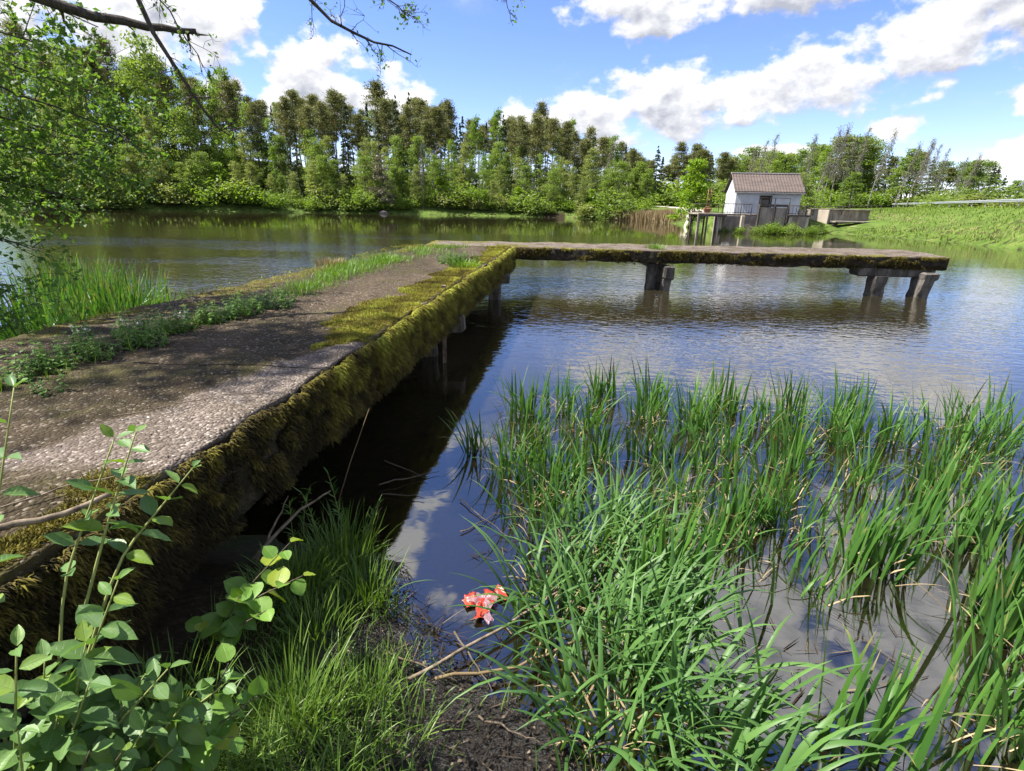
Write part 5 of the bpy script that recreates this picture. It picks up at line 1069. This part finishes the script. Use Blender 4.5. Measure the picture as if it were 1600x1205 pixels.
stick([(-1.62, 1.36, 1.02), (-1.44, 1.52, 1.01), (-1.36, 1.62, 1.03)], .012, .008, 'short broken grey stick lying on the near corner of the jetty')
stick([(-1.75, 1.5, 1.0), (-1.6, 1.7, 1.0), (-1.42, 1.86, .99)], .003, .002, 'thin twig lying across the moss at the jetty corner')
stick([(-1.9, 2.4, .98), (-1.55, 2.75, .985), (-1.3, 2.8, .97)], .003, .0015, 'fine twig on the bare gravelly part of the deck')
stick([(-1.32, 2.35, .22), (-1.16, 2.62, .36), (-1.02, 2.72, .42)], .012, .004, 'forked dead branch standing by the jetty flank'); stick([(-1.30, 2.36, .22), (-1.24, 2.68, .40)], .010, .003, 'dead branch stub beside the forked branch at the flank')
stick([(-.42, 1.78, .06), (.0, 2.12, .05), (.30, 2.34, .10)], .009, .006, 'long tan dead reed stalk lying across the mud below the red wrapper', 'dead_wood')
stick([(-.30, 1.80, .05), (.05, 1.88, .05), (.32, 1.98, .10)], .008, .006, 'short tan dead stalk at the foot of the arching reeds', 'reed_dead')
for k, p in enumerate([[(-.55, 1.95, .05), (-.2, 1.8, .05)], [(-.95, 3.5, .03), (-.55, 3.75, .02)], [(-1.0, 3.9, .02), (-.62, 3.62, .02)], [(-.9, 3.4, .02), (-.6, 3.35, .02)], [(-.35, 3.35, .015), (.0, 2.9, .02)], [(-.3, 2.95, .015), (-.05, 3.2, .015)], [(-.25, 2.1, .03), (-.05, 1.75, .05)], [(-.1, 1.62, .06), (.15, 1.5, .07)], [(-.45, 1.55, .07), (-.15, 1.6, .06)], [(.35, 2.6, .015), (.0, 2.5, .01)]]):
    stick(p, .004 + .003 * rng.random(), .002, 'thin dark stick lying in the mud and shallow water beside the jetty', mt='stem_woody', group='sticks in the shallows')
b = MB(); N = 3200; x = -.95 + 1.5 * rng.random(N); y = 1.2 + 1.5 * rng.random(N); d = pond_sd(x, y); ok = (d > -.06) & ((x > -.75) | (d < .2)); x, y = x[ok], y[ok]; N = len(x)
leafquads(b, np.stack([x, y, np.maximum(H(x, y), .004) + .006 + .012 * rng.random(N)], -1), .012 + .026 * rng.random(N) ** 2, .008 + .012 * rng.random(N), axis=np.column_stack([rng.normal(0, 1, (N, 2)), rng.normal(0, .15, N)]), tint=rng.random(N), updown=3.0)
blades(b, np.stack([x[:500], y[:500], np.maximum(H(x[:500], y[:500]), .004) + .008], -1), .08 + .16 * rng.random(500), rng.random(500) * 6.28, np.full(500, 1.45), rng.normal(.05, .08, 500), np.full(500, .004), segs=3, twist=.5)
MAT['litter'] = mossmat('litter', [(0, (0.008, 0.006, 0.005)), (.75, (0.022, 0.017, 0.013)), (.93, (0.055, 0.042, 0.030)), (1.0, (0.16, 0.125, 0.085))], .0)
tag(b.build('leaf_litter', MAT['litter']), 'wet dark dead leaves and straw on the mud', kind='stuff')
b = MB(); N = 2600; x = -.2 + 5.0 * rng.random(N); y = 1.6 + 4.0 * rng.random(N); d = pond_sd(x, y); ok = (d < -.02) & (fbm(np.stack([x, y], -1) * 1.6, 3, 97) > .50) & (x < .6 + 1.1 * y); x, y = x[ok], y[ok]; N = len(x)
blades(b, np.stack([x, y, np.full(N, .004) + .004 * rng.random(N)], -1), .05 + .16 * rng.random(N) ** 2, rng.random(N) * 6.28, np.full(N, 1.53), rng.normal(.02, .03, N), .003 + .005 * rng.random(N), segs=3, twist=.5, tint=rng.random(N) ** 2)
MAT['straw_wet'] = mossmat('straw_wet', [(0, (0.018, 0.013, 0.008)), (.6, (0.055, 0.040, 0.022)), (1.0, (0.17, 0.13, 0.07))], .0)
tag(b.build('floating_straw', MAT['straw_wet']), 'bits of dead straw floating between the reeds', kind='stuff')
# ------------------------------------------------------------------ red plastic wrapper
wr = empty('plastic_wrapper', (-.12, 2.33, .01)); wr.scale = (.92, .92, .92); tag(wr, 'crumpled red and clear plastic wrapper floating at the muddy water edge', 'litter')
MAT['red_plastic'] = simple('red_plastic', (0.30, 0.022, 0.012), (0.44, 0.055, 0.024), 25, .30, .5, .004, .5)
m, nt = mat('clear_plastic'); p = nt.add('ShaderNodeBsdfPrincipled', {'Base Color': (.34, .20, .22, 1), 'Roughness': .25, 'Specular IOR Level': .6}); tp = nt.add('ShaderNodeBsdfTransparent', {}); mx = nt.add('ShaderNodeMixShader', {0: .62, 1: tp.outputs[0], 2: p.outputs[0]}); nt.l.new(mx.outputs[0], nt.out.inputs[0]); MAT['clear_plastic'] = m
def crumple(name, c, ax, L, W, hgt, mt, seed):
    n1, n2 = 22, 12; u_, v_ = np.meshgrid(np.linspace(-.5, .5, n1), np.linspace(-.5, .5, n2), indexing='ij'); a = math.atan2(ax[1], ax[0]); P_ = np.stack([u_.ravel() * 3.2, v_.ravel() * 2.6], -1)
    f1 = fbm(P_, 3, seed) - .3; f2 = fbm(P_ + 9, 3, seed + 5) - .5; f3 = fbm(P_ + 19, 3, seed + 9) - .5
    x = u_.ravel() * L + f2 * .05; y = v_.ravel() * W * (1 + .5 * np.cos(u_.ravel() * 9 + seed)) + f3 * .03; z = np.abs(f1) * hgt * 1.2 * (1.1 - 1.6 * v_.ravel() ** 2) + .006
    v = np.stack([c[0] + x * math.cos(a) - y * math.sin(a), c[1] + x * math.sin(a) + y * math.cos(a), z], -1); ii = np.arange(n1 * n2).reshape(n1, n2); b = MB(); b.add(v, np.stack([ii[:-1, :-1], ii[1:, :-1], ii[1:, 1:], ii[:-1, 1:]], -1).reshape(-1, 4)); return b.build(name, MAT[mt], wr)
crumple('red_fold', (.060, .050), (1, .55), .12, .085, .045, 'red_plastic', 3); crumple('red_fold', (-.055, -.005), (1, -.35), .12, .080, .045, 'red_plastic', 8); crumple('red_tail', (-.012, -.075), (.12, 1), .14, .05, .03, 'red_plastic', 12)
crumple('clear_film', (-.01, .015), (1, .15), .17, .06, .070, 'clear_plastic', 21); crumple('clear_tail', (.03, -.10), (-.1, 1), .16, .035, .035, 'clear_plastic', 33)

# ------------------------------------------------------------------ plants on the deck
def nettle_pair(seed, flowers, red=False):
    lv, st, fl = MB(), MB(), MB()
    for s in range(4):
        ox, oy = rng.normal(0, .045, 2); hh_ = .10 + .11 * rng.random(); lean = rng.normal(0, .03, 2); t = np.linspace(0, 1, 5); st.tube(np.stack([ox + lean[0] * t, oy + lean[1] * t, hh_ * t - .02 * (1 - t)], -1), np.linspace(.0025, .0015, 5), 4)
        for j in range(6):
            f = .15 + .85 * j / 5; a = j * 1.57 + rng.normal(0, .3); sz = (.052 - .026 * f) * (.8 + .4 * rng.random())
            for sg in (0, math.pi):
                ax = np.array([math.cos(a + sg), math.sin(a + sg), .15 - .3 * rng.random() + .5 * (f > .9)]); base = np.array([ox + lean[0] * f, oy + lean[1] * f, hh_ * f]); side = unit(np.cross(ax, [0, 0, 1.0])); axn = unit(ax); nn = np.cross(side, axn)
                tt = np.array([0, .3, .65, 1.0]); w2 = np.array([.10, .36, .26, .0]) * sz; mid_ = base + axn * (tt * sz)[:, None] - np.array([0, 0, 1]) * (tt ** 2 * sz * .25)[:, None]
                v = np.stack([mid_ - side * w2[:, None] + nn * w2[:, None] * .3, mid_, mid_ + side * w2[:, None] + nn * w2[:, None] * .3], 1).reshape(-1, 3); i = (np.arange(3)[:, None] * 3 + np.arange(2)[None]).ravel(); lv.add(v, np.stack([i, i + 1, i + 4, i + 3], -1), tint=np.repeat(rng.random(), 12))
            if flowers and j in (3, 4) and s < 3: leafquads(fl, np.array([ox + lean[0] * f, oy + lean[1] * f, hh_ * f + .008]) + rng.normal(0, .010, (9, 3)), .017, .010, tint=rng.random(9))
    return lv, st, fl
NET = []
for k in range(5):
    lv, st, fl = nettle_pair(k, k < 1); NET.append((lv.data('leaves', MAT['nettle']), st.data('stems', MAT['stem']), fl.data('flowers', MAT['flower_white']) if k < 1 else None))
def nettle(x, y, k, s, label, group=None):
    r = empty('dead_nettle', (x, y, float(top_z(np.array([x]), np.array([y]))[0]) - .01), rng.random() * 6.28); lv, st, fl = NET[k]; instance('leaves', lv, r, sc=s); instance('stems', st, r, sc=s)
    if fl: instance('flowers', fl, r, sc=s)['kind'] = 'stuff'
    return tag(r, label, 'plant', group)
for k in range(64):
    y = 2.75 + 3.0 * rng.random(); x = float(strip_x(y)) + rng.normal(0, .11); nettle(x, y, 1 + int(rng.integers(4)), .65 + .45 * rng.random(), 'low leafy nettle in the green strip along the deck', 'nettles on the deck')
nettle(-3.02, 3.72, 0, 1.25, 'white flowering dead nettle standing apart left of the strip'); nettle(-2.80, 3.95, 0, 1.3, 'white flowering dead nettle in front in the green strip'); nettle(-2.72, 4.3, 0, 1.2, 'white flowering dead nettle further along the green strip')
for k in range(14):
    y = 9.5 + .55 * rng.random(); x = -1.28 + .5 * rng.random(); nettle(x, y, 1 + k % 4, 1.15, 'bright green leafy plant in the lush tuft by the far moss edge', 'lush tuft on the far deck')
b = MB(); N = 9000; y = 2.3 + 11.0 * rng.random(N); x = strip_x(y) + rng.normal(0, 1, N) * np.interp(y, [2, 4, 5.5, 7, 9, 10.5, 13.3], [.16, .10, .10, .14, .24, .22, .30]); g_ = fbm(np.stack([x, y], -1) * 1.4, 3, 88); ok = rng.random(N) < sstep(g_, .30, .5) * np.interp(y, [2.3, 3.2, 5.0, 5.6, 9.5, 11, 13.3], [.5, .25, .3, 1, 1, .7, .5]); x, y = x[ok], y[ok]; N = len(x)
blades(b, np.stack([x, y, top_z(x, y) - .01], -1), .06 + .09 * rng.random(N), rng.random(N) * 6.28, np.abs(rng.normal(.3, .25, N)), .9 * rng.random(N), np.interp(y, [2, 13], [.0035, .008]), segs=3, twist=.3)
tag(b.build('deck_grass', MAT['grass_bright']), 'bright green grass strip growing along the middle of the deck', kind='stuff')
for x, y, lab in ((3.55, 14.1, 'small grass tuft growing on the cross arm above the middle piles'), (-2.25, 9.6, 'thick green grass tuft near the left edge of the far deck'), (-3.0, 8.95, 'small dry grass tuft on the left edge of the deck'), (-.85, 9.2, 'fine grey green grass tuft on the right edge of the far deck')):
    grass_tuft(x, y, DECK_Z, 220, .26, .16, lab, 'reed_dead' if 'dry' in lab else 'grass_bright', .008)

# ------------------------------------------------------------------ the alder on the left bank whose boughs hang into the picture
al = empty('overhanging_alder', (-6.9, 4.0, float(ground_z(-6.9, 4.0)[0]) - .1)); tag(al, 'alder on the left bank hanging leafy boughs over the jetty', 'tree'); A0 = np.array(al.location)
trunk = MB(); tp = np.array([(-6.9, 4.0, 0), (-6.8, 4.05, 1.5), (-6.6, 4.2, 3.5), (-6.4, 4.3, 6), (-6.1, 4.3, 9), (-6.0, 4.4, 11)]); t6 = np.linspace(0, 1, 6); tt = np.linspace(0, 1, 14); tc = np.stack([np.interp(tt, t6, tp[:, k]) for k in range(3)], -1); trunk.tube(tc - A0, np.linspace(.20, .05, 14), 10); trunk.build('trunk', MAT['bark_dark'], al)
def trunk_at(z): return np.array([np.interp(z, tp[:, 2], tp[:, 0]), np.interp(z, tp[:, 2], tp[:, 1]), z])
LV, LVU, CON = MB(), MB(), MB()
def bough(pts, r0_, r1_, nt_, tl, leaf=None, n_leaf=10, sub=4, L=.055, sag=-.15, cones=0):
    pts = np.asarray(pts, float); t = np.linspace(0, 1, 12); c = np.stack([np.interp(t, np.linspace(0, 1, len(pts)), pts[:, k]) for k in range(3)], -1)
    for k in range(3): c[1:-1, k] = (c[:-2, k] + 2 * c[1:-1, k] + c[2:, k]) / 4
    c[1:-1] += rng.normal(0, .012, (10, 3)); b = MB(); b.tube(c - A0, np.linspace(r0_, r1_, 12), 6); d_main = unit(c[-1] - c[0]); lc = []
    for j in range(nt_):
        f = .22 + .78 * rng.random(); p = np.array([np.interp(f, t, c[:, k]) for k in range(3)]); dr = unit(rng.normal(0, 1, 3) + d_main * .9 + np.array([0, 0, sag])); ln = tl * (.5 + .8 * rng.random()); e = p + dr * ln
        tw = np.linspace(0, 1, 5)[:, None]; w5 = p * (1 - tw) + e * tw + rng.normal(0, .03 * ln, (5, 3)) * np.array([0, 1, 1, 1, 1])[:, None]; b.tube(w5 - A0, np.linspace(max(r1_ * .8, .003), .0014, 5), 4); lc.append(w5[1:])
        for s in range(sub):
            q = w5[int(rng.integers(1, 5))]; e2 = q + unit(rng.normal(0, 1, 3) + dr * .8 + np.array([0, 0, sag])) * ln * .4; b.tube(np.stack([q, (q + e2) / 2 + rng.normal(0, .01, 3), e2]) - A0, [.002, .0017, .001], 3); lc.append(np.stack([(q + e2) / 2, e2]))
    b.build('bough', MAT['bark_dark'], al); lc = np.concatenate(lc) if lc else np.zeros((0, 3))
    if leaf is not None and n_leaf and len(lc):
        k = rng.integers(0, len(lc), n_leaf); cc = lc[k] + rng.normal(0, .028 if L < .07 else .10, (n_leaf, 3)); leafquads(leaf, cc - A0, L * (.6 + .7 * rng.random(n_leaf)), L * .70 * (.6 + .7 * rng.random(n_leaf)), tint=np.clip(rng.normal(.5, .25, n_leaf), 0, 1), updown=.7)
    if cones and len(lc):
        k = rng.integers(0, len(lc), cones); leafquads(CON, lc[k] + rng.normal(0, .012, (cones, 3)) - A0, .022, .012, tint=rng.random(cones), updown=0)
for z0, mid_, end, nl in [(3.2, (-5.0, 5.0, 3.05), (-3.55, 5.6, 2.52), 2200), (2.8, (-5.2, 5.0, 2.5), (-3.85, 5.7, 2.30), 1600), (2.5, (-5.3, 4.9, 2.3), (-4.15, 5.5, 1.95), 1500), (2.1, (-5.4, 4.7, 1.9), (-4.30, 5.1, 1.48), 1300), (1.7, (-5.6, 4.7, 1.5), (-4.55, 5.0, 1.10), 1200), (1.4, (-5.7, 4.6, 1.2), (-4.72, 4.95, .82), 900),
                          (3.6, (-5.0, 4.8, 3.4), (-3.75, 5.0, 3.12), 1300), (3.4, (-5.2, 5.3, 3.2), (-4.1, 6.2, 2.95), 1600), (3.0, (-5.4, 5.4, 2.8), (-4.4, 6.4, 2.5), 1600), (2.4, (-5.6, 5.2, 2.2), (-4.8, 6.0, 1.8), 1300), (3.9, (-5.2, 5.4, 3.9), (-4.2, 6.4, 3.6), 1500), (2.7, (-5.8, 5.0, 2.6), (-4.9, 5.4, 2.6), 900)]:
    end = (end[0] - .12, end[1], end[2]); bough([trunk_at(z0), mid_, end], .022, .005, 30, .55, LV, int(nl * .66), 4, .060)
bough([trunk_at(3.9), (-5.2, 4.6, 3.85), (-3.81, 5.0, 3.44), (-3.31, 5.2, 3.33), (-3.06, 5.3, 3.31), (-2.80, 5.4, 3.335)], .060, .022, 5, .22, LV, 30, 3, .05)
bough([trunk_at(6.5), (-4.6, 4.3, 5.9), (-3.1, 4.4, 4.6), (-2.72, 4.5, 3.30), (-2.63, 4.5, 3.06), (-2.47, 4.5, 2.78), (-2.37, 4.6, 2.54), (-2.24, 4.7, 2.42)], .030, .004, 16, .30, LV, 55, 5, .045, cones=70)
bough([trunk_at(6.8), (-4.4, 5.2, 6.2), (-2.9, 5.8, 4.5), (-2.02, 6.0, 3.76), (-1.73, 6.0, 3.56), (-1.37, 6.0, 3.41), (-1.05, 6.0, 3.33)], .034, .006, 20, .34, LV, 60, 6, .04, sag=.1, cones=170)
bough([(-2.7, 5.9, 4.35), (-1.9, 6.0, 4.05), (-1.25, 6.0, 3.80), (-1.06, 6.0, 3.64)], .014, .004, 12, .26, LV, 90, 5, .045, cones=110)
bough([(-2.0, 6.4, 4.9), (-.8, 6.9, 4.5), (-.18, 7.0, 4.12), (-.08, 7.0, 3.95)], .014, .002, 6, .16, LV, 24, 4, .045, cones=30)
bough([(-3.4, 4.3, 4.7), (-3.2, 4.8, 4.0), (-2.9, 5.0, 3.55), (-2.72, 5.0, 3.25), (-2.58, 5.0, 2.98)], .010, .003, 10, .22, LV, 50, 4, .055, cones=40)
for k in range(5):
    z0 = 5.4 + 4.0 * rng.random(); a = R(150 + 80 * rng.random()); ln = 1.3 + 1.6 * rng.random(); e = trunk_at(z0) + np.array([math.cos(a) * ln * .5 - .6, math.sin(a) * ln * 1.0, .6 + 1.0 * rng.random()])
    e[2] = max(e[2], 4.4 + .42 * max(0, e[1])); bough([trunk_at(z0), (trunk_at(z0) + e) / 2 + np.array([0, 0, .35]), e], .045, .008, 16, .9, LVU, 620, 2, .10)
MAT['leaf_over'] = foliage('leaf_over', (0.055, 0.125, 0.026), (0.150, 0.250, 0.050), .48, .55, .25, 0.0)
LV.build('leaves', MAT['leaf_over'], al)['kind'] = 'stuff'; LVU.build('crown', MAT['leaf_over'], al)['kind'] = 'stuff'; CON.build('cones', MAT['bark_dark'], al)['kind'] = 'stuff'

# ------------------------------------------------------------------ tell the forest trees apart: rank, kind, and what they stand above
ORD = 'first second third fourth fifth sixth seventh eighth ninth tenth eleventh twelfth thirteenth fourteenth fifteenth sixteenth seventeenth eighteenth nineteenth twentieth twenty-first twenty-second twenty-third twenty-fourth twenty-fifth twenty-sixth'.split()
ZN = [(-99, 'at the far left'), (-34, 'behind the hanging boughs'), (-27, 'left of the pale boulder'), (-20, 'just left of the boulder'), (-15, 'above the pale boulder'), (-9, 'left of the jetty corner'), (-3.5, 'above the jetty corner'), (2.5, 'right of the jetty corner'), (8, 'left of the tan reeds'), (13, 'above the sandy track'), (19, 'behind the small house'), (26, 'right of the small house'), (31, 'above the guardrail end'), (36, 'above the right guardrail')]
SH = {'undergrowth behind the far trees': 'as undergrowth', 'back rank of the far shore forest': 'in the back rank', 'middle rank of the far forest': 'in the middle rank', 'front rank on the far waterline': 'on the far waterline', 'bushes on the far waterline': 'on the far waterline', 'distant wood left of the house': 'in the distant wood', 'tree belt behind the road': 'beyond the road', 'wind-bent bare trees on the skyline': 'on the skyline', 'bushes beyond the road': 'beyond the road'}
KD = {'pine': 'brown green pine', 'spruce': 'dark spruce', 'birch': 'light green birch', 'alder': 'dark green leafy tree', 'pale': 'pale green tree', 'lime': 'small bright green tree', 'dark': 'dark green bush', 'bright': 'bright green bush'}
bins = {}
for o in list(scene.objects):
    if o.parent is None and o.get('group', '').split(':')[0] in SH:
        gname, _, kd = o['group'].partition(': '); b_ = math.degrees(math.atan2(o.location.x, o.location.y)); z_ = [t for a, t in ZN if b_ >= a][-1]
        kd = ('pale green bush' if kd == 'pale' else KD[kd]) if 'bush' in gname else KD.get(kd, 'bare bent tree'); bins.setdefault((kd, SH[gname], z_), []).append((b_, o))
for (kd, rank, z_), lst in bins.items():
    lst.sort(key=lambda t: t[0])
    for i, (_, o) in enumerate(lst):
        o['label'] = f'{kd} {rank} {z_}' if len(lst) == 1 else f'{ORD[min(i, 25)]} {kd} from left {rank} {z_}'
for gname, ph in (('middle rows of the reed bed', 'in the middle rows'), ('outer row of the reed bed', 'in the outermost row towards the open pond')):
    lst = sorted([o for o in scene.objects if o.parent is None and o.get('group') == gname], key=lambda o: math.atan2(o.location.x, o.location.y))
    for i, o in enumerate(lst): o['label'] = f'{ORD[i]} reed clump from the left {ph}'
